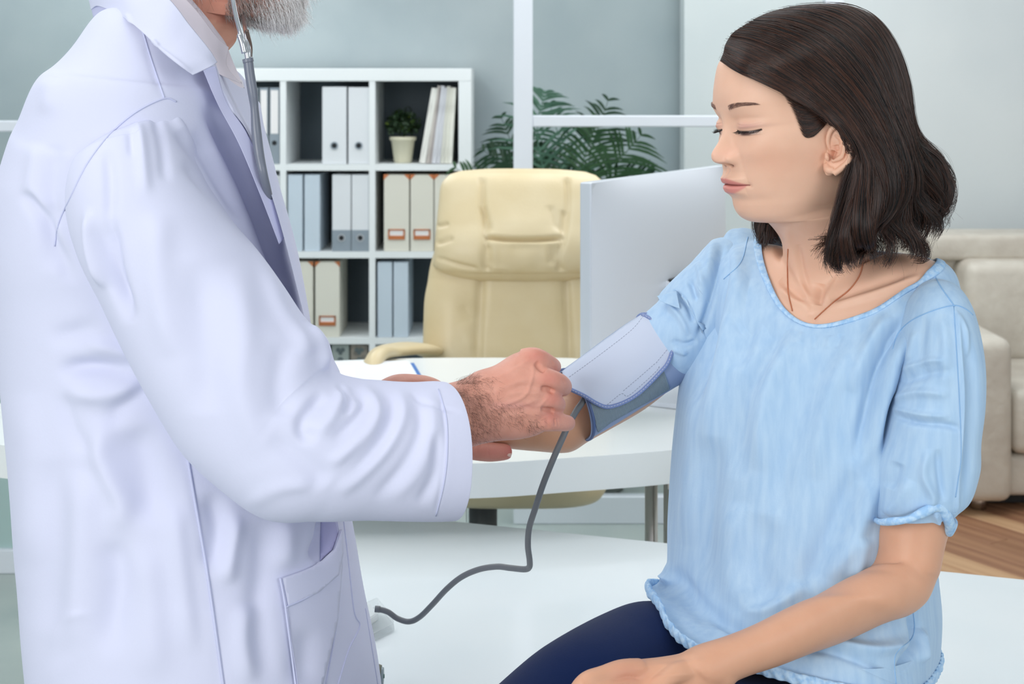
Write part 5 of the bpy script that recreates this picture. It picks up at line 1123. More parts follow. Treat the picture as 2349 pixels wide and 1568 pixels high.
blend(base, am*.8, (212, 158, 128)); blend(base, am*.4*np.exp(-((px-1440)/40)**2-((py-1550)/30)**2), (214, 140, 120)); blend(base, am*(px < 1500)*(py < 1100)*.4, (206, 158, 122))
paint(body_w, base)
put('body', body_w, M_skin_w, wom, True)
leg_o = put('leggings', remesh(lofts_leg+[loft([(1680, 1400, 2040, 1420, 1.67, .10), (1660, 1500, 2070, 1500, 1.675, .12), (1650, 1620, 2090, 1620, 1.68, .13), (1680, 1748, 2060, 1748, 1.67, .13)], n=60, m=40)], .006, 6, .5), M_legg, wom, True)
for x_, d_ in ((1075, 1.40), (1315, 1.28)):
    g0 = CZ-.0; yb = lambda z_: HY+(CZ-z_)*F/d_
    put('shoe', loft([(x_-50, yb(.075), x_+40, yb(.075), d_, .035), (x_-60, yb(.055), x_+35, yb(.055), d_-.02, .06), (x_-64, yb(.02), x_+34, yb(.02), d_-.04, .09), (x_-60, yb(.005), x_+32, yb(.005), d_-.04, .085)], n=40, m=30), M_shoe, wom, True)

# ---- blouse
ltree = world_tree(leg_o)
def dz(x, y, dflt, lift=.0045):
    h = on_surface(htree, [(x, y)])[0]
    return min(dflt, h[0][1]-lift) if h is not None else dflt
r0 = [(1748, 548, 1.765), (1758, 622, 0), (1800, 706, 0), (1872, 744, 0), (1988, 715, 0), (2066, 668, 0), (2140, 617, 1.615), (2118, 588, 1.69), (2010, 575, 1.745), (1880, 560, 1.79), (1780, 545, 1.80)]
r0 = [(x, y, d if d else dz(x, y, 1.70, .004)) for x, y, d in r0]
rb = [r0,
      [(1690, 527, 1.785), (1700, 620, 1.71), (1765, 735, 1.635), (1868, 782, 1.593), (2000, 762, 1.57), (2100, 700, 1.565), (2188, 668, 1.585), (2160, 640, 1.68), (2040, 605, 1.765), (1890, 585, 1.815), (1750, 540, 1.825)],
      [(1652, 560, 1.79), (1640, 690, 1.715), (1715, 800, 1.63), (1850, 850, 1.58), (2010, 840, 1.555), (2095, 790, 1.56), (2150, 760, 1.60), (2150, 720, 1.70), (2050, 660, 1.785), (1890, 640, 1.83), (1720, 600, 1.84)],
      [(1582, 780, 1.78), (1592, 860, 1.70), (1690, 920, 1.615), (1840, 945, 1.57), (2000, 935, 1.55), (2075, 915, 1.57), (2110, 890, 1.62), (2120, 850, 1.71), (2030, 790, 1.78), (1860, 770, 1.82), (1690, 760, 1.83)],
      [(1553, 960, 1.775), (1572, 1050, 1.69), (1680, 1105, 1.60), (1830, 1120, 1.555), (1990, 1110, 1.54), (2060, 1095, 1.565), (2100, 1060, 1.62), (2110, 1020, 1.71), (2020, 960, 1.775), (1850, 940, 1.81), (1670, 930, 1.82)],
      [(1540, 1150, 1.765), (1556, 1240, 1.68), (1668, 1290, 1.59), (1820, 1300, 1.54), (1990, 1290, 1.53), (2070, 1275, 1.56), (2135, 1240, 1.62), (2130, 1190, 1.71), (2020, 1140, 1.78), (1850, 1120, 1.81), (1660, 1110, 1.82)],
      [(1538, 1280, 1.76), (1548, 1345, 1.67), (1648, 1395, 1.58), (1800, 1415, 1.525), (1990, 1410, 1.525), (2080, 1400, 1.55), (2142, 1360, 1.62), (2142, 1300, 1.72), (2030, 1250, 1.80), (1850, 1230, 1.83), (1650, 1220, 1.83)],
      [(1524, 1322, 1.77), (1522, 1372, 1.655), (1598, 1452, 1.555), (1762, 1500, 1.505), (1980, 1520, 1.495), (2090, 1500, 1.54), (2150, 1450, 1.62), (2150, 1400, 1.73), (2030, 1360, 1.82), (1850, 1340, 1.85), (1640, 1310, 1.84)],
      [(1510, 1345, 1.775), (1494, 1366, 1.655), (1572, 1476, 1.54), (1748, 1540, 1.492), (1960, 1590, 1.485), (2085, 1600, 1.52), (2140, 1560, 1.62), (2150, 1500, 1.74), (2040, 1450, 1.83), (1850, 1420, 1.86), (1630, 1380, 1.85)]]
rr = ringloft(rb, 560, 560)
_a = np.stack(rr); _c = clear_of(_a[:260].reshape(-1, 3), htree, .004).reshape(-1, 560, 3); _a[:260] = _c
_n = 400; _c = clear_of(_a[_n:].reshape(-1, 3), ltree, .004).reshape(-1, 560, 3); _w = np.clip(np.arange(160)/50, 0, 1)[:, None, None]*np.clip((1830-proj(_a[_n:].reshape(-1, 3))[0])/60, 0, 1).reshape(160, 560, 1); _a[_n:] = _a[_n:]*(1-_w)+_c*_w
for _ in range(14): _a[1:-1] = .5*_a[1:-1]+.25*(_a[:-2]+_a[2:]); _a = .5*_a+.25*(np.roll(_a, 1, 1)+np.roll(_a, -1, 1))
rr = list(_a)
cen = [r.mean(0) for r in rr]
inner = [c+(r-c)*.992 for c, r in zip(cen, rr)]
bl = rings_mesh([rr[0]*.5+inner[0]*.5+np.array([0, 0, .0006])]+rr+[inner[-1]]+inner[::-1][:60]+[], False)
if ((normals_np(bl)*(verts_np(bl)-cen[280])).sum(1)[560*100:560*400]).mean() < 0: bl.flip_normals()
bl_strokes = [
    ([(1800, 700), (1762, 800), (1700, 930), (1690, 1100)], 28, -.006), ([(1830, 760), (1760, 900), (1740, 1080)], 26, .006), ([(1900, 790), (1850, 900), (1800, 1050), (1780, 1200)], 34, -.005), ([(1960, 780), (1900, 920), (1870, 1100)], 26, .005),
    ([(2080, 720), (2020, 820), (1990, 930), (1960, 1060)], 18, -.010), ([(2100, 740), (2050, 830), (2020, 950), (2005, 1100)], 20, .010), ([(2040, 720), (1990, 800), (1950, 900)], 20, .006), ([(2060, 900), (2030, 1000), (1985, 1120)], 22, -.009),
    ([(2060, 960), (2000, 1120), (1960, 1230), (1900, 1330)], 30, .009), ([(1960, 1080), (1900, 1240), (1840, 1350)], 34, -.008),
    ([(1640, 560), (1655, 620), (1640, 700), (1625, 800), (1600, 920)], 22, -.010), ([(1690, 560), (1690, 660), (1665, 780), (1640, 900), (1620, 1100)], 26, .007), ([(1740, 620), (1720, 740), (1690, 850)], 22, -.006),
    ([(1600, 900), (1590, 1050), (1575, 1250)], 30, .006), ([(1640, 1000), (1625, 1150), (1610, 1330)], 30, -.006), ([(1690, 1150), (1680, 1300), (1700, 1400)], 40, .006),
    ([(1545, 1300), (1600, 1390), (1680, 1440), (1780, 1470), (1900, 1480)], 22, -.012), ([(1560, 1340), (1640, 1430), (1740, 1480)], 16, .006), ([(1520, 1290), (1530, 1340)], 14, .014),
    ([(1760, 1180), (1740, 1300), (1770, 1390)], 40, -.005), ([(1850, 1340), (1760, 1400), (1700, 1400)], 20, .005), ([(1985, 1230), (1960, 1330)], 22, .007),
    ([(1840, 1480), (1930, 1500), (2020, 1540), (2090, 1568)], 12, -.004), ([(1880, 1470), (2000, 1490), (2090, 1470)], 18, .008), ([(2090, 1400), (2100, 1470), (2060, 1540)], 12, -.008), ([(2110, 1440), (2118, 1520)], 12, .008),
    ([(1905, 768), (1895, 800)], 5, .002), ([(1870, 765), (1868, 800)], 5, -.002), ([(1840, 760), (1836, 790)], 5, .002), ([(1930, 765), (1920, 800)], 5, -.002), ([(1690, 735), (1698, 770)], 5, -.002)]
carve(bl, [(s[0], s[1], s[2]*1.35)+tuple(s[3:]) for s in bl_strokes])
smooth_np(bl, 10, .5)
_v = verts_np(bl); _v[560:560*270] = clear_of(_v[560:560*270], htree, .0032); bl.vertices.foreach_set('co', _v.astype(np.float32).ravel()); bl.update()
bl_o = put('blouse', bl, M_blouse, wom, True); btree = world_tree(bl_o)
# near sleeve
ns = [(2090, 722, 2196, 704, 1.605, .040), (2068, 742, 2216, 730, 1.588, .055), (2060, 770, 2236, 765, 1.572, .064), (2060, 850, 2250, 838, 1.562, .066), (2046, 930, 2250, 925, 1.556, .066), (2030, 1000, 2240, 1008, 1.552, .066), (2012, 1060, 2240, 1068, 1.549, .064),
      (2008, 1110, 2230, 1112, 1.546, .061), (2006, 1154, 2212, 1148, 1.545, .055), (2008, 1184, 2190, 1170, 1.544, .049)]
nsm = cloth_tube(ns, n=360, m=420, power=2.15, start='cap', end='hem', depth=.05, wall=.0022)
carve(nsm, [([(2190, 702), (2200, 760), (2210, 900), (2205, 1040), (2196, 1150), (2190, 1190)], 5, .004), ([(2215, 760), (2232, 900), (2222, 1040), (2206, 1160)], 16, -.007), ([(2070, 850), (2120, 830), (2170, 825)], 10, .005), ([(2060, 880), (2120, 858), (2190, 850)], 12, -.005),
            ([(2050, 915), (2110, 900), (2180, 905)], 12, .005), ([(2044, 950), (2100, 968), (2170, 975), (2205, 985)], 9, -.005), ([(2045, 935), (2110, 950), (2180, 955)], 8, .004), ([(2130, 1030), (2120, 1090), (2140, 1140), (2130, 1165)], 12, .006), ([(2150, 1030), (2155, 1090), (2165, 1150)], 9, -.006),
            ([(2090, 1100), (2060, 1150), (2030, 1180)], 18, .005), ([(2060, 1060), (2040, 1120)], 18, -.005), ([(2160, 720), (2170, 800), (2165, 900)], 16, .004), ([(2120, 720), (2110, 800), (2120, 880)], 18, -.004), ([(2195, 715), (2215, 760), (2225, 820)], 7, .004), ([(2100, 760), (2085, 830)], 10, .004),
            ([(2010, 1186), (2060, 1190), (2100, 1178), (2145, 1160)], 8, -.004), ([(2145, 1170), (2150, 1195), (2165, 1220)], 7, .006)])
smooth_np(nsm, 6, .5)
slv = put('sleeve', nsm, M_blouse, bl_o, True); nst = world_tree(slv)
# twisted rolled hem of the sleeve
put('sleeve_hem', tube_mesh([P(*p) for p in ((2008, 1192, 1.535), (2022, 1197, 1.505), (2050, 1195, 1.489), (2085, 1190, 1.484), (2115, 1176, 1.484), (2142, 1164, 1.487), (2160, 1166, 1.492), (2172, 1184, 1.498), (2179, 1204, 1.508), (2178, 1220, 1.525), (2190, 1196, 1.55), (2160, 1176, 1.588), (2080, 1178, 1.594), (2020, 1184, 1.570), (2009, 1191, 1.538))],
                            [.0028, .0034, .0042, .0036, .0052, .0048, .0056, .0060, .0056, .0046, .003, .003, .003, .003, .0028], n=14, m=180), M_bind, slv, True)
# far sleeve with a small corner at the hem
fs = [(1640, 548, 1700, 640, 1.79, .035), (1624, 566, 1715, 705, 1.778, .052), (1600, 592, 1690, 755, 1.77, .060), (1568, 622, 1655, 790, 1.768, .060), (1535, 655, 1620, 822, 1.765, .059), (1512, 688, 1590, 852, 1.762, .057), (1482, 716, 1566, 868, 1.775, .046), (1470, 730, 1552, 880, 1.778, .043)]
fsm = cloth_tube(fs, n=220, m=240, power=2.1, start='cap', end='hem', depth=.05, wall=.002)
carve(fsm, [([(1640, 545), (1625, 620), (1600, 690)], 16, .006), ([(1660, 560), (1640, 640), (1620, 720), (1600, 780)], 10, -.008), ([(1545, 665), (1575, 700), (1592, 740)], 8, -.007), ([(1525, 690), (1560, 730), (1580, 770)], 8, .005), ([(1580, 640), (1600, 690)], 8, -.006), ([(1540, 780), (1570, 790), (1600, 780)], 7, -.005), ([(1545, 800), (1575, 812)], 6, .005), ([(1600, 600), (1615, 660)], 9, .004)])
put('sleeve', fsm, M_blouse, bl_o, True)
put('sleeve_corner', grid_patch([[(1508, 679, 1.735), (1530, 672, 1.73), (1552, 668, 1.73)], [(1514, 690, 1.725), (1538, 700, 1.715), (1560, 708, 1.712)]], 12, 24, .002), M_blouse, bl_o, True)
# neckline binding, seams
q = [tuple(p) for p in rr[2]]; cp = np.array(q)[::4]; cp = np.vstack([cp, cp[0]])
def ribbon(path, w_in, lift, cen_, m, parent, name, t=.0012):
    """flat band that follows a 3-D path on the garment"""
    p = np.asarray(path); v_ = []; inw = (np.array(cen_)-p); inw[:, 2] = 0; inw /= np.linalg.norm(inw, axis=1)[:, None]
    return p
bnd = []
for a_, b_ in ((0, 17),):
    R0, R1 = np.array(rr[a_]), np.array(rr[b_]); c_ = np.array(cen[0]); out_ = R1-c_; out_[:, 2] = 0; out_ /= np.linalg.norm(out_, axis=1)[:, None]; out_[:, 2] = .25
    rings = []
    for k in range(12):
        a = 2*math.pi*k/12; mid = R0*.5+R1*.5; rings.append(mid+(R1-R0)*.5*math.cos(a)*1.05+out_*.0022*math.sin(a))
    V = np.stack(rings, 1); n0, k0 = V.shape[:2]; i = np.arange(n0)[:, None]; j = np.arange(k0)[None, :]
    Fq = np.stack([i*k0+j, i*k0+(j+1) % k0, ((i+1) % n0)*k0+(j+1) % k0, ((i+1) % n0)*k0+j], -1).reshape(-1, 4)
    me = mesh_np('binding', V.reshape(-1, 3), fix_dir(V.reshape(-1, 3)-V.reshape(-1, 3).mean(0), Fq)); put('neck_binding', me, M_bind, bl_o, True)
wt = Both(btree, nst)
for pts, r in (([(2142, 628), (2160, 660), (2190, 702)], .0006), ([(2048, 800), (2060, 765), (2090, 735), (2140, 712), (2188, 700), (2215, 708), (2232, 722)], .0006), ([(2188, 702), (2200, 900), (2205, 1040), (2198, 1100), (2192, 1140)], .0004), ([(2095, 1402), (2098, 1440), (2090, 1466), (2062, 1490), (2052, 1515), (2056, 1568)], .0005)):
    o_ = surf_line(wt, pts, r, .0004)
    if o_: put('seam', o_, M_stitch, bl_o, True)
o_ = surf_dashes(btree, [(1758, 620), (1776, 680), (1812, 722), (1870, 750), (1930, 744), (1992, 718), (2055, 678), (2110, 644)], .0005, 4, 3)
if o_: tag(put('stitching', o_, M_stitch, bl_o), kind='stuff')
o_ = surf_line(btree, [(1716, 543), (1700, 600), (1660, 640)], .0006, .0004)
if o_: put('seam', o_, M_stitch, bl_o, True)
# frilled hem band
hp = np.array(rr[-1]); c_ = hp.mean(0); k_ = np.arange(len(hp)); outd = (hp-c_); outd[:, 2] = 0; outd /= np.linalg.norm(outd, axis=1)[:, None]
fr_ = []
for j_ in range(10):
    a = 2*math.pi*j_/10; wv = .0012*np.sin(k_*.95+math.cos(a)*2.2)+.0006*np.sin(k_*.41)
    fr_.append(hp+np.array([0, 0, 1.])*(.0065*math.cos(a)+.003)+outd*((.0026*math.sin(a)+.0012)+wv)[:, None])
V = np.stack(fr_, 1); n0, k0 = V.shape[:2]; i = np.arange(n0)[:, None]; j = np.arange(k0)[None, :]
Fq = np.stack([i*k0+j, i*k0+(j+1) % k0, ((i+1) % n0)*k0+(j+1) % k0, ((i+1) % n0)*k0+j], -1).reshape(-1, 4)
put('hem_frill', mesh_np('hem', V.reshape(-1, 3), fix_dir(V.reshape(-1, 3)-V.reshape(-1, 3).mean(0), Fq)), M_bind, bl_o, True)
# necklace: a fine rose gold chain of small beads
M_gold = mat('rose_gold', srgb(206, 140, 108), .3, .9)
ch = catmull(np.array([(1807, 572), (1806, 620), (1808, 670), (1817, 712)], float), 60); c2 = catmull(np.array([(1982, 590), (1972, 630), (1948, 664), (1910, 694), (1869, 731)], float), 90)
bmn = bmesh.new()
for q_ in list(snap(htree, ch, .0012))+list(snap(htree, c2, .0012)): bmesh.ops.create_icosphere(bmn, subdivisions=1, radius=.00085, matrix=Matrix.Translation(Vector(q_)))
put('necklace', bmn, M_gold, wom, True)

# ---- hair
def hair_dark(name, c0, c1, hl=.35):
    m = hair_mat(name, c0, c1, .28, .5, .35, 1.1); return m
M_hair = hair_dark('hair_dark_brown', srgb(12, 10, 12), srgb(92, 56, 40)); M_hair_in = mat('hair_mass_dark', srgb(18, 14, 14), .5, spec=.2, noise=((90, 90, 14), srgb(34, 24, 22), 5, .4, .7), bump=((250, 250, 30), .8, .004, 4))
NG = [
 [(1661, 140, 1.617), (1700, 166, 1.600), (1750, 187, 1.588), (1800, 212, 1.580), (1850, 242, 1.574), (1898, 270, 1.568), (1946, 310, 1.560), (1958, 370, 1.560), (1934, 450, 1.566), (1916, 530, 1.572), (1888, 606, 1.582)],
 [(1659, 122, 1.618), (1704, 145, 1.600), (1765, 172, 1.584), (1825, 205, 1.573), (1880, 245, 1.566), (1930, 290, 1.559), (1968, 350, 1.555), (1972, 420, 1.558), (1950, 500, 1.562), (1925, 570, 1.568), (1896, 620, 1.578)],
 [(1662, 103, 1.620), (1712, 122, 1.600), (1780, 152, 1.580), (1845, 192, 1.568), (1905, 240, 1.560), (1960, 300, 1.553), (1998, 370, 1.550), (1998, 450, 1.553), (1975, 530, 1.558), (1955, 580, 1.566), (1925, 612, 1.578)],
 [(1675, 82, 1.624), (1735, 92, 1.602), (1812, 122, 1.578), (1880, 168, 1.564), (1940, 225, 1.556), (1990, 292, 1.551), (2024, 370, 1.549), (2030, 450, 1.553), (2012, 525, 1.560), (1995, 575, 1.570), (1970, 596, 1.582)],
 [(1713, 58, 1.630), (1780, 64, 1.603), (1860, 92, 1.576), (1925, 140, 1.564), (1980, 205, 1.558), (2022, 280, 1.555), (2052, 365, 1.555), (2062, 440, 1.560), (2050, 510, 1.568), (2040, 555, 1.580), (2015, 578, 1.592)],
 [(1756, 38, 1.636), (1835, 38, 1.610), (1912, 64, 1.585), (1970, 112, 1.573), (2015, 180, 1.568), (2048, 265, 1.568), (2078, 350, 1.570), (2098, 420, 1.576), (2092, 490, 1.584), (2084, 540, 1.596), (2070, 566, 1.61)],
 [(1815, 23, 1.642), (1895, 22, 1.620), (1958, 44, 1.602), (2008, 92, 1.592), (2044, 165, 1.588), (2068, 250, 1.588), (2096, 335, 1.592), (2126, 395, 1.600), (2132, 455, 1.610), (2118, 505, 1.620), (2102, 545, 1.632)],
 [(1880, 16, 1.650), (1945, 20, 1.636), (1998, 48, 1.624), (2038, 104, 1.618), (2066, 180, 1.616), (2082, 255, 1.618), (2104, 325, 1.624), (2140, 378, 1.632), (2152, 430, 1.640), (2148, 480, 1.648), (2168, 500, 1.655)],
 [(1945, 18, 1.662), (1995, 38, 1.658), (2038, 84, 1.655), (2066, 140, 1.655), (2082, 200, 1.657), (2092, 260, 1.660), (2112, 320, 1.665), (2150, 372, 1.668), (2160, 425, 1.672), (2160, 470, 1.676), (2184, 497, 1.68)]]
def to_local(P3): return (P3-O_w)@np.stack(fr_w).T
def to_world(Lc): return Lc@np.stack(fr_w)+O_w
def sheet_arr(guides, NU=120, NT=44):
    G = np.stack([catmull(Pn(g), NT) for g in guides]); return catmull(G.reshape(len(guides), -1), NU).reshape(NU, NT, 3)
def sheet_norm(S, cen_):
    du = np.gradient(S, axis=0); dt = np.gradient(S, axis=1); n_ = np.cross(du, dt); n_ /= np.linalg.norm(n_, axis=2)[..., None]+1e-12
    s = np.sign(((S-cen_)*n_).sum(2)); return n_*s[..., None]
def clear_head(g):
    o = []
    for k, (x, y, d) in enumerate(g):
        h = on_surface(htree, [(x, y)])[0]
        o.append((x, y, min(d, h[0][1]-.0065) if h is not None and k < 8 else d))
    return o
NG0 = NG[1:]; NG = [clear_head(g) for g in NG]
near = sheet_arr(NG)
_uu = np.linspace(0, 1, near.shape[0])[:, None]; _tt = np.linspace(0, 1, near.shape[1])[None, :]
_L = to_local(near.reshape(-1, 3)).reshape(near.shape); _L[..., 1] -= (_L[:, :1, 1])*np.clip(1-_tt/.14, 0, 1); near = to_world(_L.reshape(-1, 3)).reshape(near.shape)
HC = to_world(np.array([[-.01, 0, .04]]))[0]
HC = to_world(np.array([[-.01, 0, .04]]))[0]
fn_ = sheet_arr(NG0); _L = to_local(fn_.reshape(-1, 3)).reshape(fn_.shape); _L[..., 1] -= (_L[:, :1, 1])*np.clip(1-_tt/.14, 0, 1)
_front = np.clip((_L[..., 0]-.02)/.05, 0, 1)*np.clip(1-_tt/.5, 0, 1); _L[..., 1] *= (1-.10*_front); _L[..., 0] -= .010*_front
far = to_world((_L*np.array([1, -1, 1])).reshape(-1, 3)).reshape(fn_.shape)
_N = sheet_norm(near, HC); _D = np.gradient(near, axis=0); _D /= np.linalg.norm(_D, axis=2)[..., None]+1e-9
_am = np.clip((_tt-.45)/.4, 0, 1); near = near+_N*(.0085*_am*np.sin(_tt*16+_uu*9))[..., None]+_D*(.009*_am*np.cos(_tt*13+_uu*12))[..., None]
def solid_sheet(S, N, i0, i1):
    a = S+N*i0; b = S+N*i1; nu, nv = S.shape[:2]; v_ = np.vstack([a.reshape(-1, 3), b.reshape(-1, 3)]); n_ = nu*nv
    i = np.arange(nu-1)[:, None]*nv; j = np.arange(nv-1)[None, :]; f = np.stack([i+j, i+j+1, i+nv+j+1, i+nv+j], -1).reshape(-1, 4)
    edge = list(range(nv))+[(a_*nv+nv-1) for a_ in range(1, nu)]+[((nu-1)*nv+b_) for b_ in range(nv-2, -1, -1)]+[(a_*nv) for a_ in range(nu-2, 0, -1)]
    e = np.array([(edge[k], edge[(k+1) % len(edge)]) for k in range(len(edge))]); fs_ = np.stack([e[:, 1], e[:, 0], e[:, 0]+n_, e[:, 1]+n_], 1)
    me = mesh_np('hair', v_, np.vstack([f, f[:, ::-1]+n_, fs_])); bm = bmesh.new(); bm.from_mesh(me); bmesh.ops.recalc_face_normals(bm, faces=bm.faces); bm.to_mesh(me); bm.free(); return me
def strands(S, N, count, seed, lay, wave, jit=.0015, T=30, lenvar=.12, u_rng=(0, 1), clump=60, out=.003, curl_out=0.0, t0=0.0):
    """strands that run along the sheet; lay = inward spread at root, middle, tip"""
    g = np.random.default_rng(seed); nu, nt_ = S.shape[:2]; u = g.uniform(u_rng[0], u_rng[1], count)
    cl = np.round(u*clump+g.normal(0, .6, count)).astype(int); cr = np.random.default_rng(99).uniform(0, 1, (4000, 6)); cid = (cl % 4000)
    t = np.linspace(0, 1, T)[None, :]*(1-g.uniform(0, lenvar, count)[:, None]-.07*cr[cid, 4][:, None]); ts = (g.uniform(0, 1, count)**.6*t0)[:, None] if t0 else 0; t = ts+t*(1-ts)
    # clumping: strands of a lock close up towards the tip
    uu = u[:, None]+((cl/clump)-u)[:, None]*np.clip(t-.35, 0, 1)*.75
    uu = np.clip(uu, 0, 1)*(nu-1); tt = np.clip(t, 0, 1)*(nt_-1); iu = np.minimum(uu.astype(int), nu-2); it = np.minimum(tt.astype(int), nt_-2); fu = (uu-iu)[..., None]; ft = (tt-it)[..., None]
    bi = lambda A: (A[iu, it]*(1-fu)+A[iu+1, it]*fu)*(1-ft)+(A[iu, it+1]*(1-fu)+A[iu+1, it+1]*fu)*ft
    p = bi(S); n_ = bi(N); du = bi(np.gradient(S, axis=0)); du /= np.linalg.norm(du, axis=2)[..., None]+1e-9
    depth = g.uniform(0, 1, count)[:, None]**1.3; ly = np.interp(t, [0, .5, 1], lay)
    ph = cr[cid, 0][:, None]*6.28; ph2 = cr[cid, 1][:, None]*6.28; am = wave*(cr[cid, 2][:, None]*.7+.5)*np.clip((t-.45)/.5, 0, 1)**1.4
    off = out-depth*ly+am*np.sin(t*13+ph)+curl_out*np.clip(t-.8, 0, 1)*5*(cr[cid, 3][:, None]-.2)
    sid = am*1.1*np.sin(t*11+ph2)+g.normal(0, jit, count)[:, None]*np.clip(t*3, .3, 1)+g.normal(0, jit*.8, count)[:, None]*t*np.sin(t*9+ph)
    return p+n_*off[..., None]+du*sid[..., None]
Nn = sheet_norm(near, HC); Nf = sheet_norm(far, HC)
hm_ = solid_sheet(near[16:, :-7], Nn[16:, :-7], -.0015, -.012); hf_ = solid_sheet(far[:, :-6], Nf[:, :-6], -.001, -.012)
# back of the head between the two halves, and the hanging bulk
cap = to_world(np.array([(0, 0, 0)]))
capr = []
for (x, z, w_) in ((-.02, .158, .012), (-.02, .150, .045), (-.024, .135, .066), (-.03, .115, .08), (-.034, .09, .086), (-.036, .06, .087), (-.038, .03, .088), (-.04, 0, .09), (-.04, -.03, .092), (-.036, -.06, .09), (-.03, -.085, .082)):
    a = np.linspace(0, 2*math.pi, 120, endpoint=False); ca, sa = np.cos(a), np.sin(a); lx = np.where(ca > 0, .035 if z > .12 else .012, w_*.82)
    capr.append(to_world(np.stack([x+ca*lx, w_*sa*.97, np.full(120, z)], 1)))
capm = rings_mesh([r for r in np.stack(catmull(np.stack(capr).reshape(len(capr), -1), 80).reshape(80, 120, 3))], True)
hair_mass = put('hair', join_meshes([hm_, hf_, capm]), M_hair_in, wom, True)
hair_mass['label'] = 'dark brown shoulder length wavy hair'
S1 = strands(near, Nn, 15000, 1, (.003, .008, .024), .016, curl_out=.010, out=.0028, clump=38)
S2 = strands(far, Nf, 6000, 2, (.003, .008, .024), .016, curl_out=.010, out=.0028, clump=38)
S3 = strands(near, Nn, 2200, 3, (.004, .010, .034), .020, jit=.004, lenvar=.2, out=.004, curl_out=.010, u_rng=(.35, 1))
S4 = strands(near, Nn, 90, 4, (0, .0, .0), .010, jit=.012, lenvar=.05, out=.006, curl_out=.03, clump=400)
bk = np.stack([near[-1]*(1-f_)+far[-1]*f_ for f_ in np.linspace(0, 1, 30)])+0; Nb = sheet_norm(bk, HC)
S5 = strands(bk, Nb, 3000, 5, (.003, .008, .02), .012, out=.004)
hair_object('hair_strands', np.concatenate([S1, S2, S3, S5]), (.00024, .45), M_hair, hair_mass)
hair_object('stray_hairs', S4, (.00010, .5), M_hair, hair_mass)
# hair drawn back over the temple in front of the ear, under the fringe sweep
TG = [[(1836, 303, 1.5855), (1850, 314, 1.5815), (1868, 308, 1.578), (1888, 290, 1.574), (1908, 266, 1.570)], [(1822, 268, 1.5880), (1842, 284, 1.5820), (1866, 284, 1.577), (1890, 270, 1.572), (1912, 250, 1.568)],
      [(1806, 238, 1.5910), (1832, 252, 1.5840), (1862, 256, 1.577), (1890, 250, 1.571), (1915, 238, 1.566)], [(1782, 208, 1.5950), (1815, 222, 1.5860), (1850, 232, 1.578), (1885, 238, 1.571), (1915, 230, 1.565)], [(1745, 190, 1.600), (1790, 203, 1.590), (1835, 216, 1.580), (1880, 228, 1.572), (1915, 226, 1.565)]]
def on_head(g): 
    o = []
    for x, y, d in g:
        h = on_surface(htree, [(x, y)])[0]; o.append((x, y, (h[0][1]-.0012) if h is not None else d))
    return o
TS = sheet_arr([on_head(g) for g in TG], 40, 24); NT_ = sheet_norm(TS, HC)
hair_object('temple_hair', strands(TS, NT_, 3600, 8, (.0010, .001, .002), 0.0, jit=.0010, lenvar=.3, out=.0006, clump=400, t0=.6), (.00016, .15, 1), M_hair, hair_mass)
# fine hairs along the fringe
S6 = strands(near, Nn, 500, 9, (.001, .001, .001), 0, jit=.0015, lenvar=.75, out=.0008, u_rng=(0, .10), clump=500)
hair_object('fringe_hairs', S6, (.00014, .5), M_hair, hair_mass)
# lashes and brows
def lash(side, n_, seed):
    g = np.random.default_rng(seed); st_ = []
    for k in range(n_):
        a = g.uniform(1.8, 4.7); z = 4.55-.16*max(0, 1-((a-3.25)/1.45)**2); x = 0
        Lc = hull_x(a*side, z); out_ = np.array([1.0, .28*side*((a-3)/1.4), -.55+g.normal(0, .12)]); out_ /= np.linalg.norm(out_); LL = (.66+.26*((a-1.8)/2.9))*g.uniform(.75, 1.15)
        t = np.linspace(0, 1, 6)[:, None]; st_.append(np.array([Lc, a*side, z-.06])+out_*LL*t+np.array([0, 0, .26])*LL*t*t)
    return np.array(st_)
hv = to_local(verts_np(hw))*100; hfm = (hv[:, 2] > -7) & (hv[:, 2] < 12) & (hv[:, 0] > 2); hvf = hv[hfm]
def hull_x(y, z):
    k = np.argmin((hvf[:, 1]-y)**2+(hvf[:, 2]-z)**2); return hvf[k, 0]
ls = np.concatenate([lash(1, 46, 1), lash(-1, 60, 2)])
hair_object('eyelashes', to_world((ls*.01).reshape(-1, 3)).reshape(ls.shape), (.00019, .3), mat('lash_black', srgb(16, 12, 14), .5), wom)
g = np.random.default_rng(4); st_ = []
for side in (1, -1):
    for k in range(330):
        b_ = g.uniform(0, 1)**.9; a = 1.45+b_*3.2; zb2 = 7.10+.52*math.sin(b_*math.pi*.62)-.18*b_; z = zb2+g.uniform(-1, 1)*(.24*(1-b_)**.5+.05)
        x = hull_x(a*side, z); dv = np.array([-.35*b_-.1, side*(.9), .5*(1-b_)-.15*b_]); dv /= np.linalg.norm(dv); t = np.linspace(0, 1, 5)[:, None]; st_.append(np.array([x+.01, a*side, z])+dv*g.uniform(.3, .55)*t+np.array([.06, 0, 0])*np.sin(t*3))
st_ = np.array(st_); hair_object('eyebrows', to_world((st_*.01).reshape(-1, 3)).reshape(st_.shape), (.00011, .4), hair_mat('brow_brown', srgb(104, 74, 64), srgb(150, 114, 100)), wom)
# hair grip above the ear
put('hair_grip', tube_mesh([P(1904, 276, 1.5655), P(1907, 265, 1.564)], .0006, n=6, m=5), M_chrome, hair_mass, True)
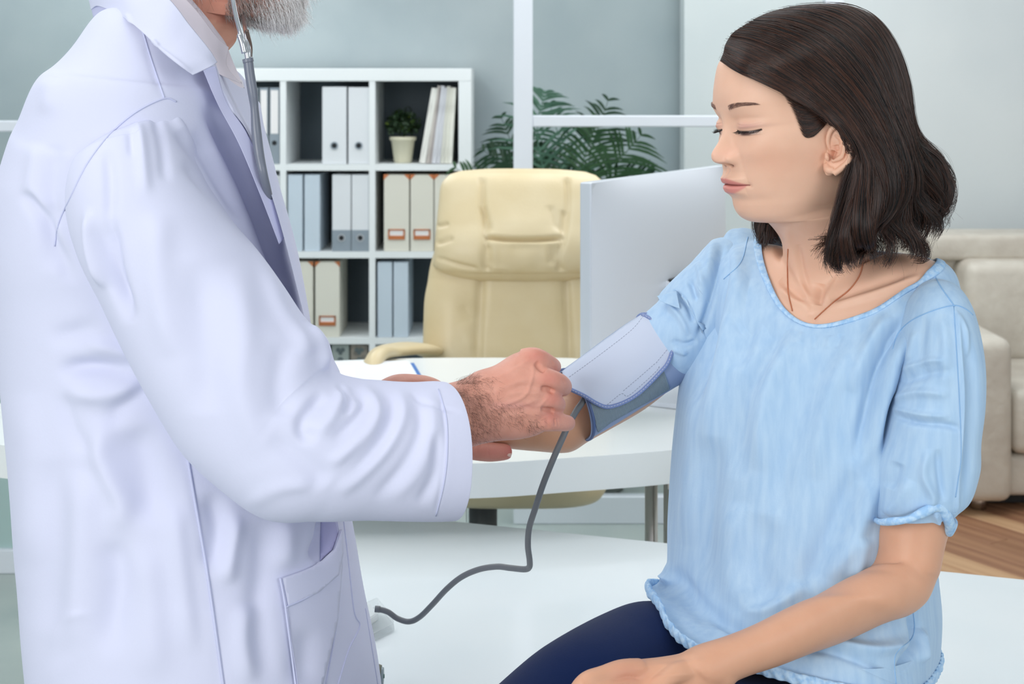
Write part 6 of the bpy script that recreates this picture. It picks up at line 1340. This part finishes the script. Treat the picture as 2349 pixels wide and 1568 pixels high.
# ------------------------------------------------------------------ blood pressure cuff with hose, its valve case, small bottle
M_cuff = mat('cuff_blue_nylon', srgb(146, 162, 194), .6, spec=.3, bump=((300, 300, 300), .1, .001, 2)); M_flap = mat('cuff_flap_pale', srgb(192, 201, 220), .55, spec=.3, bump=((14, 14, 14), .35, .012, 2))
M_binding = mat('cuff_binding', srgb(120, 138, 184), .6); M_bindd = mat('cuff_binding_dark', srgb(84, 104, 146), .6); M_thr = mat('cuff_thread', srgb(206, 210, 224), .7); M_thrd = mat('cuff_thread_grey', srgb(150, 158, 178), .7)
M_velcro = mat('velcro_grey_ribbed', srgb(140, 156, 168), .9); M_hose = mat('rubber_hose_grey', srgb(112, 116, 120), .45)
cf = tag(empty('blood_pressure_cuff', tuple(P(1430, 860, 1.75))), 'grey blue blood pressure cuff wrapped round the woman\'s upper arm, with its grey rubber hose', 'cuff')
cuff_s = [(1296, 850, 1338, 1008, 1.722, .047), (1336, 820, 1394, 978, 1.733, .048), (1392, 777, 1465, 935, 1.746, .049), (1442, 741, 1528, 897, 1.757, .050), (1480, 718, 1560, 878, 1.766, .051)]
C, rings, S = loft_rings(cuff_s, 200, 200, 2.1)
cm = rings_mesh(hem_rings(C, rings, 0, 1, .03, .002)[::-1]+rings+hem_rings(C, rings, 199, 198, .03, .002), True)
co_ = put('wrap', cm, M_cuff, cf, True); ct = tree_of(cm) if False else world_tree(co_)
def rim(k, r, m, name='binding'):
    q_ = np.vstack([rings[k], rings[k][0]]); return put(name, tube_mesh(q_, r, n=10), m, cf, True)
rim(3, .0022, M_bindd); rim(195, .0022, M_binding)
# ribbed hook-and-loop strip round the lower side
vel = surf_patch(ct, [(1342, 906), (1366, 914), (1400, 900), (1470, 868), (1522, 848), (1536, 890), (1500, 912), (1440, 945), (1400, 968), (1371, 990), (1364, 960), (1352, 925)], 5, .0012, .0012)
vo_ = put('loop_strip', vel, M_velcro, cf, True)
rb_ = []
for k in range(64):
    f_ = k/63; a_ = np.array([1343+f_*(1524-1343), 905-f_*(905-846)]); b_ = np.array([1370+f_*(1536-1370), 990-f_*(990-891)])
    q_ = snap(world_tree(vo_) if k == 0 else vt, [tuple(a_+(b_-a_)*s_) for s_ in np.linspace(.03, .97, 8)], .0002) if k else []
    if k == 0: vt = world_tree(vo_); continue
    if len(q_) > 3: rb_.append(tube_mesh(q_, .0006, n=5))
tag(put('ribs', join_meshes(rb_), M_velcro, vo_, True), kind='stuff')
fp = [(1290, 853), (1330, 823), (1390, 779), (1440, 743), (1474, 721), (1486, 726), (1505, 738), (1528, 760), (1543, 784), (1546, 800), (1534, 834), (1516, 856), (1492, 881), (1468, 904), (1443, 920), (1414, 932), (1390, 936), (1367, 927), (1338, 910), (1302, 893), (1296, 880)]
C2, rings2, _ = loft_rings([(a, b-3, c, d, e, t+.0035) for a, b, c, d, e, t in [(s[0], s[1], s[2], s[3], s[4], s[5]) for s in [(1262, 876, 1302, 1034, 1.708, .047)]+cuff_s+[(1508, 696, 1586, 858, 1.776, .051)]]], 160, 160, 2.1)
ft = tree_of(rings_mesh(rings2, True))
fl = surf_patch(ft, fp, 5, .0012, .0016, smooth=0); flo = put('flap', fl, M_flap, cf, True); flt = Both(world_tree(flo))
edge = [(1474, 722), (1486, 727), (1505, 740), (1527, 762), (1541, 785), (1543, 800), (1532, 832), (1514, 854), (1490, 879), (1466, 901), (1442, 917), (1414, 929), (1390, 933), (1367, 924), (1339, 907), (1303, 890)]
q_ = snap(ft, catmull(np.array(edge, float), 120), .0022); put('flap_binding', tube_mesh(q_, .0024, n=10), M_binding, flo, True)
for pts in (edge,):
    o_ = surf_dashes(Both(tree_of(tube_mesh(q_, .0024, n=10))), pts, .0003, 4, 3, .0002)
    if o_: tag(put('stitching', o_, M_thr, flo), kind='stuff')
for pts in ([(1306, 864), (1345, 836), (1400, 795), (1450, 755), (1476, 724)], [(1393, 928), (1425, 903), (1440, 908), (1470, 884), (1508, 848), (1512, 834)], [(1505, 832), (1535, 796)], [(1430, 896), (1470, 862), (1503, 833)]):
    o_ = surf_dashes(flt, pts, .00028, 4, 3, .0003)
    if o_: tag(put('stitching', o_, M_thrd, flo), kind='stuff')
hose = [(1345, 905, 1.690), (1334, 925, 1.684), (1322, 942, 1.675), (1305, 972, 1.655), (1290, 1005, 1.645), (1270, 1050, 1.645), (1246, 1110, 1.655), (1228, 1165, 1.67), (1214, 1210, 1.69), (1211, 1250, 1.70), (1215, 1285, 1.715), (1214, 1300, 1.725), (1203, 1305, 1.735),
        (1170, 1302, 1.76), (1140, 1299, 1.78), (1100, 1305, 1.80), (1060, 1322, 1.82), (1025, 1350, 1.84), (990, 1388, 1.87), (962, 1415, 1.895), (938, 1425, 1.905), (912, 1418, 1.91), (890, 1403, 1.91), (867, 1396, 1.91)]
put('hose', tube_mesh([P(*p) for p in hose], .0037, n=20, m=260), M_hose, cf, True)
# clear plastic valve case on the table, mostly behind the coat
M_clear = mat('clear_plastic', (.985, .99, .99, 1), .04, trans=1.0, ior=1.12, spec=.8); _p = M_clear.node_tree.nodes['Principled BSDF']; _p.inputs['Transmission Weight'].default_value = 0; _p.inputs['Alpha'].default_value = .28; _p.inputs['Base Color'].default_value = srgb(226, 232, 234); _p.inputs['IOR'].default_value = 1.5
M_case = mat('case_white', srgb(232, 235, 236), .35)
tb = lambda x_, y_: Vector(((x_-CX)*(CZ-ZT)/(y_-HY), (CZ-ZT)*F/(y_-HY), ZT))
vc = tag(empty('pressure_gauge_case', tb(845, 1465)), 'clear and white plastic gauge case lying on the white table at the coat edge', 'case')
A, B_, C_, D_ = tb(906, 1448), tb(848, 1478), tb(790, 1440), tb(868, 1402)
def prism(base, h0, h1, inset, m, name, bev=.0015):
    c = sum(base, Vector())/len(base); b = bmesh.new(); lo = [b.verts.new(p+Vector((0, 0, h0))) for p in base]; hi = [b.verts.new(c+(p-c)*(1-inset)+Vector((0, 0, h1))) for p in base]
    b.faces.new(lo); b.faces.new(hi[::-1]); k = len(base)
    for i in range(k): b.faces.new((lo[i], lo[(i+1) % k], hi[(i+1) % k], hi[i]))
    bmesh.ops.recalc_face_normals(b, faces=b.faces); bmesh.ops.bevel(b, geom=b.edges[:], offset=bev, segments=2, affect='EDGES'); return put(name, b, m, vc)
prism([A, B_, C_, D_], .0005, .012, .04, M_clear, 'lower_shell'); prism([A, B_, C_, D_], .012, .028, .22, M_clear, 'upper_shell')
prism([tb(870, 1440), tb(838, 1462), tb(800, 1436), tb(846, 1412)], .0125, .023, .1, M_case, 'inner_case')
put('connector', tube_mesh([P(860, 1396, 1.91), P(872, 1397, 1.91)], .0044, n=16, m=4), M_hose, vc, True)
# small grey cap at the lower edge of the coat
bt_ = tag(empty('inflation_bulb', tb(866, 1568)), 'small grey green rubber end cap lying on the table at the coat hem', 'bulb')
p0, p1 = P(838, 1548, 1.86), P(874, 1550, 1.86)
M_olive = mat('rubber_olive', srgb(110, 112, 96), .5)
put('bulb_body', tube_mesh([p0, p0*.5+p1*.5, p1], [.0175, .0165, .0135], n=28, m=20), M_olive, bt_, True)
put('end_disc', tube_mesh([p1, P(880, 1550, 1.86)], [.0118, .0105], n=28, m=5), mat('disc_grey', srgb(150, 166, 172), .35), bt_, True)
put('end_screw', tube_mesh([P(880, 1550, 1.86), P(882, 1550, 1.86)], [.003, .0025], n=12, m=4), mat('screw_green', srgb(60, 110, 96), .4), bt_, True)
